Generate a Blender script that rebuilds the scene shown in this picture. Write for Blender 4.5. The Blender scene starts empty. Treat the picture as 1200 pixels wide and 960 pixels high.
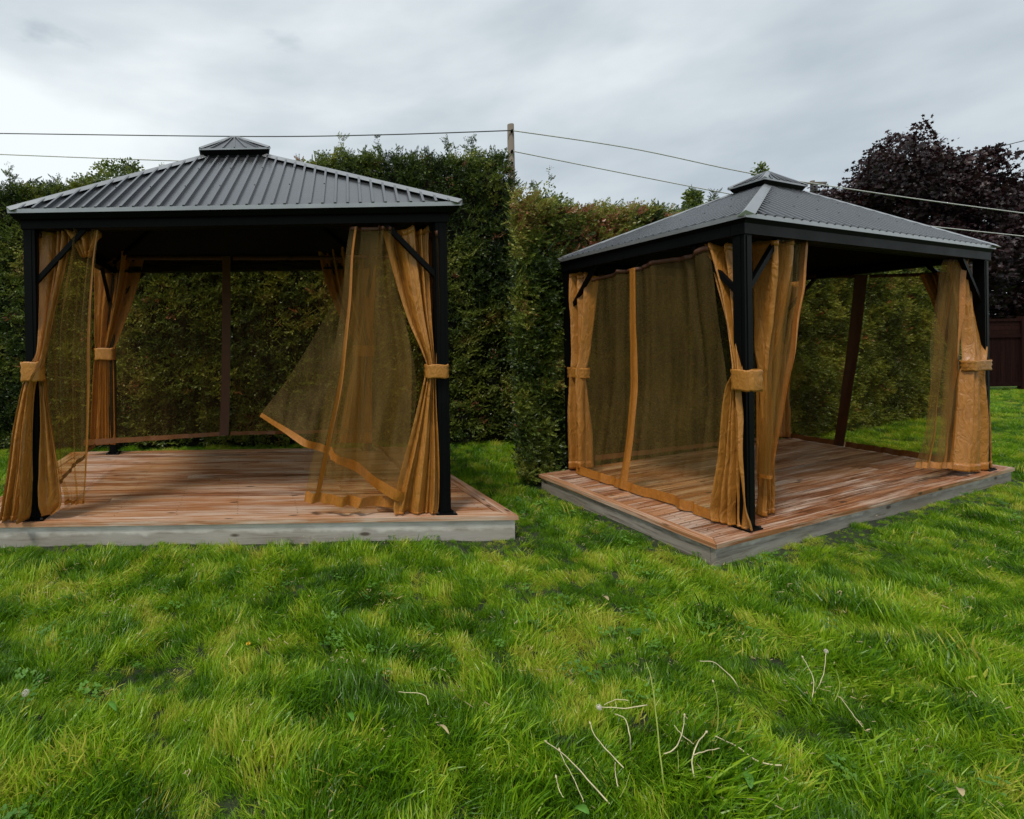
import bpy, math, random
import numpy as np
from mathutils import Vector, Matrix

R = math.radians
rng = np.random.default_rng(7)
random.seed(7)
scene = bpy.context.scene
col = scene.collection

# ------------------------------------------------------------------ camera
F_PX, PX, PY = 625.6, 410.0, 405.85          # focal length and principal point in photograph pixels
PITCH, ROLL, EYE = 0.0051, -0.0162, Vector((0, 0, 1.6))
cp, sp, cr, sr = math.cos(PITCH), math.sin(PITCH), math.cos(ROLL), math.sin(ROLL)
FWD = Vector((0, cp, -sp)); R0 = Vector((1, 0, 0)); U0 = Vector((0, sp, cp))
RGT = R0 * cr + U0 * sr
UPV = U0 * cr - R0 * sr
cam_d = bpy.data.cameras.new('camera'); cam = bpy.data.objects.new('camera', cam_d); col.objects.link(cam)
cam_d.sensor_fit = 'HORIZONTAL'; cam_d.sensor_width = 36; cam_d.lens = F_PX / 1200 * 36
cam_d.shift_x = (600 - PX) / 1200; cam_d.shift_y = -(480 - PY) / 1200
cam_d.clip_start = 0.05; cam_d.clip_end = 2000
M = Matrix((RGT, UPV, -FWD)).transposed().to_4x4(); M.translation = EYE
cam.matrix_world = M
scene.camera = cam

# ------------------------------------------------------------------ sky and sun
scene.view_settings.view_transform = 'Standard'; scene.view_settings.look = 'None'
scene.view_settings.exposure = 0.8; scene.view_settings.gamma = 1.0
scene.cycles.max_bounces = 8; scene.cycles.transparent_max_bounces = 24
SUN_EL, SUN_AZ = 60, 220        # azimuth clockwise from +y: behind the camera, to its left
world = bpy.data.worlds.new('World'); scene.world = world; world.use_nodes = True
wn = world.node_tree; wn.nodes.clear()
def wnode(t, **k):
    n = wn.nodes.new(t)
    for a, b in k.items(): setattr(n, a, b)
    return n
sky = wnode('ShaderNodeTexSky', sky_type='NISHITA', sun_disc=False, sun_elevation=R(SUN_EL), sun_rotation=R(SUN_AZ))
bg1 = wnode('ShaderNodeBackground'); bg1.inputs[1].default_value = 0.07
wn.links.new(sky.outputs[0], bg1.inputs[0])
tc = wnode('ShaderNodeTexCoord')
mp = wnode('ShaderNodeMapping'); mp.inputs['Scale'].default_value = (1.0, 1.0, 2.6); mp.inputs['Location'].default_value = (.35, .2, .1)
n1 = wnode('ShaderNodeTexNoise'); n1.inputs['Scale'].default_value = 1.5; n1.inputs['Detail'].default_value = 6; n1.inputs['Roughness'].default_value = .48; n1.inputs['Distortion'].default_value = .15
wn.links.new(tc.outputs['Generated'], mp.inputs[0]); wn.links.new(mp.outputs[0], n1.inputs['Vector'])
cr1 = wnode('ShaderNodeValToRGB')
cr1.color_ramp.elements[0].position = .34; cr1.color_ramp.elements[0].color = (.32, .37, .415, 1)
cr1.color_ramp.elements[1].position = .62; cr1.color_ramp.elements[1].color = (.72, .76, .775, 1)
e = cr1.color_ramp.elements.new(.5); e.color = (.53, .58, .605, 1)
wn.links.new(n1.outputs['Fac'], cr1.inputs[0])
bg2 = wnode('ShaderNodeBackground'); bg2.inputs[1].default_value = 0.79
cur = cr1.outputs[0]
# paler air low over the horizon and two small dark cloud shreds
def wmath(op, a, b=None, c=None):
    n_ = wnode('ShaderNodeMath', operation=op)
    for i_, v_ in enumerate((a, b, c)):
        if v_ is None: continue
        if isinstance(v_, (int, float)): n_.inputs[i_].default_value = v_
        else: wn.links.new(v_, n_.inputs[i_])
    return n_.outputs[0]
n3 = wnode('ShaderNodeTexNoise'); n3.inputs['Scale'].default_value = 22; n3.inputs['Detail'].default_value = 5; wn.links.new(mp.outputs[0], n3.inputs['Vector'])
for (dx_, dy_, w_, k_) in ((58, 40, .055, .62), (330, 47, .045, .35)):
    dv = (FWD + RGT * ((dx_ - PX) / F_PX) + UPV * (-(dy_ - PY) / F_PX)).normalized()
    sb = wnode('ShaderNodeVectorMath', operation='SUBTRACT'); wn.links.new(tc.outputs['Generated'], sb.inputs[0]); sb.inputs[1].default_value = dv
    sc_ = wnode('ShaderNodeVectorMath', operation='MULTIPLY'); wn.links.new(sb.outputs[0], sc_.inputs[0]); sc_.inputs[1].default_value = (1 / w_, 1 / w_, 2.3 / w_)
    ln = wnode('ShaderNodeVectorMath', operation='LENGTH'); wn.links.new(sc_.outputs[0], ln.inputs[0])
    mask = wmath('SUBTRACT', 1.0, ln.outputs['Value']); mask = wmath('MULTIPLY_ADD', n3.outputs['Fac'], 2.2, wmath('SUBTRACT', mask, 1.25))
    cl_ = wnode('ShaderNodeClamp'); wn.links.new(mask, cl_.inputs[0]); f_ = wmath('MULTIPLY', cl_.outputs[0], k_)
    mc = wnode('ShaderNodeMix', data_type='RGBA'); wn.links.new(f_, mc.inputs[0]); wn.links.new(cur, mc.inputs[6]); mc.inputs[7].default_value = (.27, .32, .37, 1); cur = mc.outputs[2]
sx = wnode('ShaderNodeSeparateXYZ'); wn.links.new(tc.outputs['Generated'], sx.inputs[0])
lowm = wnode('ShaderNodeMapRange', interpolation_type='SMOOTHSTEP'); wn.links.new(sx.outputs[2], lowm.inputs[0]); lowm.inputs['From Min'].default_value = .0; lowm.inputs['From Max'].default_value = .45; lowm.inputs['To Min'].default_value = .3; lowm.inputs['To Max'].default_value = 0
mc = wnode('ShaderNodeMix', data_type='RGBA'); wn.links.new(lowm.outputs[0], mc.inputs[0]); wn.links.new(cur, mc.inputs[6]); mc.inputs[7].default_value = (.62, .665, .68, 1)
wn.links.new(mc.outputs[2], bg2.inputs[0])
mx = wnode('ShaderNodeMixShader'); mx.inputs[0].default_value = .93
wn.links.new(bg1.outputs[0], mx.inputs[1]); wn.links.new(bg2.outputs[0], mx.inputs[2])
wo = wnode('ShaderNodeOutputWorld'); wn.links.new(mx.outputs[0], wo.inputs[0])
sun_d = bpy.data.lights.new('sun', 'SUN'); sun_d.energy = 1.5; sun_d.angle = R(11); sun_d.color = (1, .95, .87)
sun = bpy.data.objects.new('sun', sun_d); col.objects.link(sun)
az, el = R(SUN_AZ), R(SUN_EL)
to_sun = Vector((math.sin(az) * math.cos(el), math.cos(az) * math.cos(el), math.sin(el)))
sun.rotation_euler = to_sun.to_track_quat('Z', 'Y').to_euler()

# ------------------------------------------------------------------ helpers
def ray(px, py):
    a, b = (px - PX) / F_PX, -(py - PY) / F_PX
    return FWD + RGT * a + UPV * b
def on_ground(px, py, z=0.0):
    d = ray(px, py); t = (z - EYE.z) / d.z
    return EYE + d * t
def at_depth(px, py, y):
    d = ray(px, py); return EYE + d * (y / d.y)
def props(o, label=None, cat=None, group=None, kind=None):
    if label: o['label'] = label
    if cat: o['category'] = cat
    if group: o['group'] = group
    if kind: o['kind'] = kind
    return o
def empty(name, loc, label, cat, group=None):
    o = bpy.data.objects.new(name, None); col.objects.link(o); o.location = loc; o.empty_display_size = .1
    return props(o, label, cat, group)
class MB:
    """collects faces; positions are world positions, stored relative to an origin"""
    def __init__(s): s.v = []; s.f = []; s.uv = []
    def quad(s, pts, uvs=None):
        b = len(s.v); s.v += [tuple(p) for p in pts]; s.f.append(tuple(range(b, b + len(pts))))
        s.uv += list(uvs) if uvs else [(0, 0)] * len(pts)
    def hexa(s, c, uvf=None):
        """c: 8 corners, bottom 4 ccw then top 4"""
        for q in ((3, 2, 1, 0), (4, 5, 6, 7), (0, 1, 5, 4), (1, 2, 6, 5), (2, 3, 7, 6), (3, 0, 4, 7)):
            pts = [c[i] for i in q]
            s.quad(pts, [uvf(p) for p in pts] if uvf else None)
    def tube(s, path, radii, n=8, cap=True):
        rings = []
        for i, p in enumerate(path):
            p = Vector(p); a = Vector(path[max(i - 1, 0)]); b = Vector(path[min(i + 1, len(path) - 1)])
            d = (b - a).normalized(); x = d.orthogonal().normalized() if i == 0 else (x - d * x.dot(d)).normalized()
            y = d.cross(x); r = radii[i] if hasattr(radii, '__len__') else radii
            rings.append([p + (x * math.cos(t) + y * math.sin(t)) * r for t in [2 * math.pi * k / n for k in range(n)]])
        base = len(s.v)
        for rg in rings: s.v += [tuple(q) for q in rg]; s.uv_pending = True
        faces = []
        for i in range(len(rings) - 1):
            for k in range(n):
                faces.append((base + i * n + k, base + i * n + (k + 1) % n, base + (i + 1) * n + (k + 1) % n, base + (i + 1) * n + k))
        if cap:
            faces.append(tuple(base + k for k in reversed(range(n)))); faces.append(tuple(base + (len(rings) - 1) * n + k for k in range(n)))
        s.f += faces
    def build(s, name, mat, parent=None, smooth=False, origin=None, bevel=0, uv=True):
        me = bpy.data.meshes.new(name)
        o0 = Vector(parent_origin(parent)) if parent is not None else (Vector(origin) if origin is not None else Vector((0, 0, 0)))
        own = Vector((0, 0, 0))
        me.from_pydata([tuple(Vector(v) - o0 - own) for v in s.v], [], s.f)
        if uv and len(s.uv) == sum(len(f) for f in s.f):
            l = me.uv_layers.new(name='UVMap'); l.data.foreach_set('uv', [c for t in s.uv for c in t])
        if smooth: me.polygons.foreach_set('use_smooth', [True] * len(me.polygons))
        me.materials.append(mat); me.update()
        o = bpy.data.objects.new(name, me); col.objects.link(o)
        if parent is not None: o.parent = parent
        elif origin is not None: o.location = origin
        if bevel:
            m = o.modifiers.new('bevel', 'BEVEL'); m.width = bevel; m.segments = 2; m.limit_method = 'ANGLE'
        return o
def parent_origin(p):
    v = Vector((0, 0, 0))
    while p is not None: v += Vector(p.location); p = p.parent
    return v

_g = np.random.default_rng(3).random((64, 64, 8))
def vnoise(x, y, k=0):
    x = np.asarray(x, float); y = np.asarray(y, float)
    xi = np.floor(x).astype(int); yi = np.floor(y).astype(int); fx = x - xi; fy = y - yi
    fx = fx * fx * (3 - 2 * fx); fy = fy * fy * (3 - 2 * fy)
    g = lambda a, b: _g[a % 64, b % 64, k]
    return (g(xi, yi) * (1 - fx) + g(xi + 1, yi) * fx) * (1 - fy) + (g(xi, yi + 1) * (1 - fx) + g(xi + 1, yi + 1) * fx) * fy
def fnoise(x, y, k=0):
    return (vnoise(x, y, k) + .5 * vnoise(x * 2.1, y * 2.1, k + 1) + .25 * vnoise(x * 4.3, y * 4.3, k + 2)) / 1.75

# ------------------------------------------------------------------ materials
def mat_new(name):
    m = bpy.data.materials.new(name); m.use_nodes = True; nt = m.node_tree
    return m, nt, nt.nodes['Principled BSDF']
def N(nt, t, ins=None, **k):
    n = nt.nodes.new(t)
    for a, b in k.items(): setattr(n, a, b)
    for a, b in (ins or {}).items(): n.inputs[a].default_value = b
    return n
def ramp(nt, stops, src=None):
    r = nt.nodes.new('ShaderNodeValToRGB'); el = r.color_ramp.elements
    while len(el) < len(stops): el.new(.5)
    for e_, (p, c) in zip(el, sorted(stops)): e_.position = p; e_.color = (*c, 1) if len(c) == 3 else c
    if src is not None: nt.links.new(src, r.inputs[0])
    return r
def bump(nt, src, b, strength=.3, dist=.01):
    n = N(nt, 'ShaderNodeBump', {'Strength': strength, 'Distance': dist}); nt.links.new(src, n.inputs['Height']); nt.links.new(n.outputs[0], b.inputs['Normal']); return n

def metal_mat(name, base, rough, metallic=0., nz=.25, coat=0):
    m, nt, b = mat_new(name)
    t = N(nt, 'ShaderNodeTexCoord'); n = N(nt, 'ShaderNodeTexNoise', {'Scale': 3., 'Detail': 4., 'Roughness': .55}); nt.links.new(t.outputs['Object'], n.inputs['Vector'])
    r = ramp(nt, [(.3, tuple(c * (1 - nz) for c in base)), (.7, tuple(c * (1 + nz) for c in base))], n.outputs['Fac']); nt.links.new(r.outputs[0], b.inputs['Base Color'])
    mr = N(nt, 'ShaderNodeMapRange', {'To Min': rough - .1, 'To Max': rough + .1}); nt.links.new(n.outputs['Fac'], mr.inputs[0]); nt.links.new(mr.outputs[0], b.inputs['Roughness'])
    b.inputs['Metallic'].default_value = metallic
    if base[0] < .02: b.inputs['Specular IOR Level'].default_value = .07
    n2 = N(nt, 'ShaderNodeTexNoise', {'Scale': 5., 'Detail': 2.}); nt.links.new(t.outputs['Object'], n2.inputs['Vector']); bump(nt, n2.outputs['Fac'], b, .10, .01)
    return m
M_ROOF = metal_mat('roof_steel', (.155, .16, .17), .26, .85, .10)
M_CAP = metal_mat('ridge_steel', (.30, .31, .32), .33, .7, .12)
M_BLACK = metal_mat('black_aluminium', (.0022, .0024, .0028), .5, 0)
M_DARK = metal_mat('dark_underside', (.010, .010, .010), .8, 0)
M_BOLT = metal_mat('zinc_screw', (.06, .06, .06), .4, .6)

def wood_mat(name, stops, rough, grain=(2.2, 38.), knots=True, worn=None, worn_amt=.5, dirt=False):
    m, nt, b = mat_new(name)
    uv = N(nt, 'ShaderNodeUVMap'); oi = N(nt, 'ShaderNodeObjectInfo')
    sh = N(nt, 'ShaderNodeVectorMath', operation='SCALE'); sh.inputs[0].default_value = (37, 11, 5); nt.links.new(oi.outputs['Random'], sh.inputs['Scale'])
    ad = N(nt, 'ShaderNodeVectorMath', operation='ADD'); nt.links.new(uv.outputs[0], ad.inputs[0]); nt.links.new(sh.outputs[0], ad.inputs[1])
    mp = N(nt, 'ShaderNodeMapping', {'Scale': (grain[0], grain[1], 1)}); nt.links.new(ad.outputs[0], mp.inputs[0])
    n = N(nt, 'ShaderNodeTexNoise', {'Scale': 1., 'Detail': 9., 'Roughness': .68, 'Distortion': .6}); nt.links.new(mp.outputs[0], n.inputs['Vector'])
    mp2 = N(nt, 'ShaderNodeMapping', {'Scale': (1.1, 5., 1)}); nt.links.new(ad.outputs[0], mp2.inputs[0])
    n2 = N(nt, 'ShaderNodeTexNoise', {'Scale': 1., 'Detail': 5., 'Roughness': .6}); nt.links.new(mp2.outputs[0], n2.inputs['Vector'])
    mm = N(nt, 'ShaderNodeMath', operation='MULTIPLY_ADD'); nt.links.new(oi.outputs['Random'], mm.inputs[0]); mm.inputs[1].default_value = .24; nt.links.new(n.outputs['Fac'], mm.inputs[2])
    r = ramp(nt, stops, mm.outputs[0]); cur = r.outputs[0]
    if worn:
        wm = N(nt, 'ShaderNodeMath', operation='MULTIPLY'); nt.links.new(n2.outputs['Fac'], wm.inputs[0]); nt.links.new(n.outputs['Fac'], wm.inputs[1])
        wr = ramp(nt, [(.22, (0, 0, 0)), (.38, (worn_amt,) * 3)], wm.outputs[0])
        mix = N(nt, 'ShaderNodeMix', data_type='RGBA'); nt.links.new(wr.outputs[0], mix.inputs[0]); nt.links.new(cur, mix.inputs[6]); mix.inputs[7].default_value = (*worn, 1); cur = mix.outputs[2]
    if knots:
        mk = N(nt, 'ShaderNodeMapping', {'Scale': (2.3, 6.5, 1)}); nt.links.new(ad.outputs[0], mk.inputs[0])
        vo = N(nt, 'ShaderNodeTexVoronoi', {'Scale': 1.}); nt.links.new(mk.outputs[0], vo.inputs['Vector'])
        kr = ramp(nt, [(.07, (.9, .9, .9)), (.13, (0, 0, 0))], vo.outputs['Distance'])
        mix = N(nt, 'ShaderNodeMix', data_type='RGBA'); nt.links.new(kr.outputs[0], mix.inputs[0]); nt.links.new(cur, mix.inputs[6]); mix.inputs[7].default_value = (.035, .02, .012, 1); cur = mix.outputs[2]
    if dirt:
        tcn = N(nt, 'ShaderNodeTexCoord'); sp_ = N(nt, 'ShaderNodeSeparateXYZ'); nt.links.new(tcn.outputs['Object'], sp_.inputs[0])
        dn = N(nt, 'ShaderNodeTexNoise', {'Scale': 7., 'Detail': 6.}); nt.links.new(tcn.outputs['Object'], dn.inputs['Vector'])
        ma = N(nt, 'ShaderNodeMath', operation='MULTIPLY_ADD'); nt.links.new(dn.outputs['Fac'], ma.inputs[0]); ma.inputs[1].default_value = -.13; nt.links.new(sp_.outputs[2], ma.inputs[2])
        dr = ramp(nt, [(-.0, (.5,) * 3), (.02, (.22,) * 3), (.07, (0, 0, 0))], ma.outputs[0])
        mix = N(nt, 'ShaderNodeMix', data_type='RGBA'); nt.links.new(dr.outputs[0], mix.inputs[0]); nt.links.new(cur, mix.inputs[6]); mix.inputs[7].default_value = (.10, .068, .042, 1); cur = mix.outputs[2]
    nt.links.new(cur, b.inputs['Base Color']); b.inputs['Roughness'].default_value = rough
    bump(nt, n.outputs['Fac'], b, .5, .004)
    return m
M_DECK = wood_mat('cedar_deck', [(.38, (.075, .027, .011)), (.54, (.23, .085, .034)), (.68, (.37, .165, .074)), (.88, (.55, .35, .22))], .36, grain=(1.6, 60.), worn=(.58, .48, .40), worn_amt=.85)
M_RIM = wood_mat('weathered_grey_wood', [(.36, (.11, .095, .075)), (.50, (.34, .32, .285)), (.62, (.55, .53, .48)), (.80, (.68, .66, .61))], .85, grain=(2.4, 34.), worn=(.16, .11, .07), worn_amt=.6, dirt=True)
M_FENCE = wood_mat('dark_brown_fence', [(.3, (.005, .0016, .0012)), (.6, (.014, .0042, .003)), (.85, (.026, .009, .006))], .9, grain=(2., 30.), knots=False)
M_FENCE.node_tree.nodes['Principled BSDF'].inputs['Specular IOR Level'].default_value = .08
M_POLE = wood_mat('utility_pole_wood', [(.3, (.05, .04, .03)), (.7, (.14, .115, .09))], .9, knots=False)

def cloth_mat(name, base, rough=.42, trans=.25, wr=.5, dist=.008, nsc=16.):
    m, nt, b = mat_new(name)
    t = N(nt, 'ShaderNodeTexCoord')
    mp = N(nt, 'ShaderNodeMapping', {'Scale': (1, 1, .45)}); nt.links.new(t.outputs['Object'], mp.inputs[0])
    n = N(nt, 'ShaderNodeTexNoise', {'Scale': nsc, 'Detail': 5., 'Roughness': .55, 'Distortion': 1.1}); nt.links.new(mp.outputs[0], n.inputs['Vector'])
    r = ramp(nt, [(.3, tuple(c * .82 for c in base)), (.7, tuple(min(1, c * 1.15) for c in base))], n.outputs['Fac']); nt.links.new(r.outputs[0], b.inputs['Base Color'])
    b.inputs['Roughness'].default_value = rough; b.inputs['Specular IOR Level'].default_value = .45
    bump(nt, n.outputs['Fac'], b, wr, dist)
    tr = N(nt, 'ShaderNodeBsdfTranslucent'); nt.links.new(r.outputs[0], tr.inputs[0])
    mx = N(nt, 'ShaderNodeMixShader', {0: trans}); nt.links.new(b.outputs[0], mx.inputs[1]); nt.links.new(tr.outputs[0], mx.inputs[2]); nt.links.new(mx.outputs[0], nt.nodes['Material Output'].inputs[0])
    return m
M_CLOTH = cloth_mat('tan_curtain_cloth', (.35, .145, .024), .40, .03, 1.0, .018, 17.)
M_TRIM = cloth_mat('copper_hem_cloth', (.38, .145, .022), .33, .12, .9, .007, 42.)
M_BAND = cloth_mat('tie_band_cloth', (.38, .16, .026), .42, .05, .9, .012, 22.)
M_NETDEF = (.30, .17, .05)
def net_mat(name, alpha, base, tint):
    m, nt, b = mat_new(name)
    t = N(nt, 'ShaderNodeTexCoord')
    mp = N(nt, 'ShaderNodeMapping', {'Scale': (1, 1, .07), 'Rotation': (.06, .05, 0)}); nt.links.new(t.outputs['Object'], mp.inputs[0])
    n = N(nt, 'ShaderNodeTexNoise', {'Scale': 13., 'Detail': 5., 'Distortion': .3}); nt.links.new(mp.outputs[0], n.inputs['Vector'])
    n2 = N(nt, 'ShaderNodeTexNoise', {'Scale': 260., 'Detail': 1.}); nt.links.new(t.outputs['Object'], n2.inputs['Vector'])
    b.inputs['Base Color'].default_value = (*base, 1); b.inputs['Roughness'].default_value = .5
    tl = N(nt, 'ShaderNodeBsdfTranslucent', {0: (*base, 1)})
    m1 = N(nt, 'ShaderNodeMixShader', {0: .4}); nt.links.new(b.outputs[0], m1.inputs[1]); nt.links.new(tl.outputs[0], m1.inputs[2])
    tr = N(nt, 'ShaderNodeBsdfTransparent', {0: (*tint, 1)})
    a = N(nt, 'ShaderNodeMath', operation='ADD'); nt.links.new(n.outputs['Fac'], a.inputs[0]); nt.links.new(n2.outputs['Fac'], a.inputs[1])
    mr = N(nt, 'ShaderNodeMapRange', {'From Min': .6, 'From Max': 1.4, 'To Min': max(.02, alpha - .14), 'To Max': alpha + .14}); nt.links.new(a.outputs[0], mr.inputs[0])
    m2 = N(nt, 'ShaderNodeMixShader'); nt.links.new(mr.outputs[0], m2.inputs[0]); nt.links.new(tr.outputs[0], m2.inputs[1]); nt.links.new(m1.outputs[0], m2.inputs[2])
    nt.links.new(m2.outputs[0], nt.nodes['Material Output'].inputs[0])
    return m
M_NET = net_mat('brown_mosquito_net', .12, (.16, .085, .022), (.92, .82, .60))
M_NETL = net_mat('brown_mosquito_net_front', .17, (.40, .26, .085), (.95, .87, .68))  # lighter copy of the rear net, its lit look put into the colour
M_TRIMM = cloth_mat('shaded_hem_cloth', (.15, .055, .013), .45, .1, .7, .008, 30.)  # darker copy of the hem cloth, rear shade put into the colour
M_TRIMD = cloth_mat('shaded_brown_band', (.065, .020, .005), .6, .02, .6, .006)  # brown strip cloth, darkened further with the interior shade in its colour

def leaf_mat(name, stops, rough=.45, trans=.35, spec=.4):
    m, nt, b = mat_new(name)
    at = N(nt, 'ShaderNodeAttribute', attribute_type='INSTANCER', attribute_name='tone')
    g = N(nt, 'ShaderNodeNewGeometry')
    ad = N(nt, 'ShaderNodeMath', operation='MULTIPLY_ADD'); nt.links.new(g.outputs['Random Per Island'], ad.inputs[0]); ad.inputs[1].default_value = .22; nt.links.new(at.outputs['Fac'], ad.inputs[2])
    r = ramp(nt, stops, ad.outputs[0]); nt.links.new(r.outputs[0], b.inputs['Base Color'])
    b.inputs['Roughness'].default_value = rough; b.inputs['Specular IOR Level'].default_value = spec
    tr = N(nt, 'ShaderNodeBsdfTranslucent'); nt.links.new(r.outputs[0], tr.inputs[0])
    mx = N(nt, 'ShaderNodeMixShader', {0: trans}); nt.links.new(b.outputs[0], mx.inputs[1]); nt.links.new(tr.outputs[0], mx.inputs[2]); nt.links.new(mx.outputs[0], nt.nodes['Material Output'].inputs[0])
    return m
M_GRASS = leaf_mat('grass_blades', [(.0, (.024, .066, .003)), (.25, (.070, .185, .006)), (.5, (.155, .32, .008)), (.78, (.33, .50, .018)), (1.0, (.55, .50, .08))], .36, .45, .45)
M_HEDGE = leaf_mat('hedge_leaves', [(.0, (.010, .022, .004)), (.28, (.038, .066, .009)), (.55, (.12, .165, .020)), (.80, (.27, .28, .042)), (.93, (.24, .16, .05)), (1.0, (.33, .12, .06))], .38, .3, .5)
M_MAPLE = leaf_mat('purple_maple_leaves', [(.0, (.006, .003, .004)), (.5, (.016, .006, .008)), (1.0, (.038, .013, .014))], .45, .25, .4)
M_CLOVER = leaf_mat('clover_leaves', [(.0, (.05, .15, .02)), (1.0, (.14, .30, .04))], .5, .35)
def plain_mat(name, c, rough=.6, nz=.2, trans=0, scale=20.):
    m, nt, b = mat_new(name); t = N(nt, 'ShaderNodeTexCoord'); n = N(nt, 'ShaderNodeTexNoise', {'Scale': scale, 'Detail': 4.}); nt.links.new(t.outputs['Object'], n.inputs['Vector'])
    r = ramp(nt, [(.3, tuple(x * (1 - nz) for x in c)), (.7, tuple(min(1, x * (1 + nz)) for x in c))], n.outputs['Fac']); nt.links.new(r.outputs[0], b.inputs['Base Color']); b.inputs['Roughness'].default_value = rough
    if trans:
        tr = N(nt, 'ShaderNodeBsdfTranslucent'); nt.links.new(r.outputs[0], tr.inputs[0])
        mx = N(nt, 'ShaderNodeMixShader', {0: trans}); nt.links.new(b.outputs[0], mx.inputs[1]); nt.links.new(tr.outputs[0], mx.inputs[2]); nt.links.new(mx.outputs[0], nt.nodes['Material Output'].inputs[0])
    return m
M_CORE = plain_mat('hedge_dark_core', (.014, .014, .008), 1, .5, scale=8.)
M_BARK = plain_mat('bark', (.04, .032, .026), .9, .4, scale=12.)
M_SOIL = plain_mat('soil_under_lawn', (.014, .022, .005), 1, .5, scale=6.)
M_TURF = plain_mat('far_turf', (.075, .15, .012), 1, .35, scale=3.)
M_STALK = plain_mat('dandelion_stalk', (.62, .55, .33), .6, .25, .2)
M_STALKG = plain_mat('green_stalk', (.24, .30, .045), .6, .25, .2)
M_FLUFF = plain_mat('seed_fluff', (.72, .68, .60), .9, .15, .4)
M_YELLOW = plain_mat('dandelion_yellow', (.75, .50, .03), .7, .2, .2)
M_BROADLEAF = plain_mat('broad_weed_leaf', (.10, .26, .03), .5, .25, .3, 30.)
M_DRY = plain_mat('dry_leaf', (.42, .34, .18), .8, .3, .2)
M_WIRE = plain_mat('cable_sheath', (.055, .058, .062), .55, .1)
M_WIREL = plain_mat('bright_cable', (.50, .50, .48), .45, .1)
M_DIRT = plain_mat('bare_earth_edge', (.07, .045, .028), 1, .4, scale=15.)

# ------------------------------------------------------------------ scattering of leaf clumps and grass tufts
def src_collection(name, objs):
    c = bpy.data.collections.new(name)
    for o in objs: c.objects.link(o)
    return c
def raw_obj(name, verts, faces, mat):
    me = bpy.data.meshes.new(name); me.from_pydata(verts, [], faces); me.materials.append(mat)
    return bpy.data.objects.new(name, me)
def scatter(name, P, rot, scl, tone, pick, coll, parent=None):
    o0 = parent_origin(parent)
    P = np.asarray(P, float) - np.array(o0)
    me = bpy.data.meshes.new(name); n = len(P)
    me.vertices.add(n); me.vertices.foreach_set('co', P.ravel())
    a = me.attributes.new('rot', 'FLOAT_VECTOR', 'POINT'); a.data.foreach_set('vector', np.asarray(rot, float).ravel())
    a = me.attributes.new('scl', 'FLOAT', 'POINT'); a.data.foreach_set('value', np.asarray(scl, float).ravel())
    a = me.attributes.new('tone', 'FLOAT', 'POINT'); a.data.foreach_set('value', np.asarray(tone, float).ravel())
    a = me.attributes.new('pick', 'INT', 'POINT'); a.data.foreach_set('value', np.asarray(pick, np.int32).ravel())
    me.update()
    o = bpy.data.objects.new(name, me); col.objects.link(o); o['kind'] = 'stuff'
    if parent is not None: o.parent = parent
    ng = bpy.data.node_groups.new(name + '_scatter', 'GeometryNodeTree')
    ng.interface.new_socket('Geometry', in_out='INPUT', socket_type='NodeSocketGeometry'); ng.interface.new_socket('Geometry', in_out='OUTPUT', socket_type='NodeSocketGeometry')
    gi = ng.nodes.new('NodeGroupInput'); go = ng.nodes.new('NodeGroupOutput')
    ip = ng.nodes.new('GeometryNodeInstanceOnPoints'); ci = ng.nodes.new('GeometryNodeCollectionInfo')
    ci.inputs['Collection'].default_value = coll; ci.inputs['Separate Children'].default_value = True; ci.inputs['Reset Children'].default_value = True
    def na(nm, t):
        x = ng.nodes.new('GeometryNodeInputNamedAttribute'); x.data_type = t; x.inputs['Name'].default_value = nm; return x.outputs['Attribute']
    e2r = ng.nodes.new('FunctionNodeEulerToRotation')
    L = ng.links.new
    L(gi.outputs[0], ip.inputs['Points']); L(ci.outputs[0], ip.inputs['Instance']); ip.inputs['Pick Instance'].default_value = True
    L(na('pick', 'INT'), ip.inputs['Instance Index']); L(na('rot', 'FLOAT_VECTOR'), e2r.inputs[0]); L(e2r.outputs[0], ip.inputs['Rotation'])
    L(na('scl', 'FLOAT'), ip.inputs['Scale']); L(ip.outputs[0], go.inputs[0])
    m = o.modifiers.new('scatter', 'NODES'); m.node_group = ng
    return o

# ------------------------------------------------------------------ the two gazebo frames (position, yaw, sizes)
class Frame:
    def __init__(s, cx, cy, yaw, W, D, hd, RW, RD, roy, he, CW, hc, rox, sh, pin):
        s.__dict__.update(locals()); s.c, s.s_ = math.cos(yaw), math.sin(yaw)
        s.org = Vector((cx, cy, 0))
    def L(s, u, v, z=0.):
        x = u + v * math.sin(s.sh); y = v * math.cos(s.sh)
        return Vector((s.cx + x * s.c - y * s.s_, s.cy + x * s.s_ + y * s.c, z))
    def inv(s, p):
        dx, dy = p[0] - s.cx, p[1] - s.cy
        x = dx * s.c + dy * s.s_; y = -dx * s.s_ + dy * s.c
        v = y / math.cos(s.sh); return x - v * math.sin(s.sh), v
    def post(s, i, j):
        return s.rox + (i * (s.RW - s.pin) / 2), s.roy + (j * (s.RD - s.pin) / 2)
    def on_side(s, side, px, py, off=0.):
        """the point of the vertical plane through the posts of a side, seen at a pixel of the photograph"""
        k = {'front': (0, -1), 'back': (0, 1), 'left': (-1, 0), 'right': (1, 0)}[side]
        if k[1]:
            a = s.L(0, s.post(0, k[1])[1] + k[1] * off); t = s.L(1, 0) - s.L(0, 0)
        else:
            a = s.L(s.post(k[0], 0)[0] + k[0] * off, 0); t = s.L(0, 1) - s.L(0, 0)
        n = Vector((t.y, -t.x, 0)); d = ray(px, py); q = (a - EYE).dot(n) / d.dot(n)
        return EYE + d * q
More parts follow.
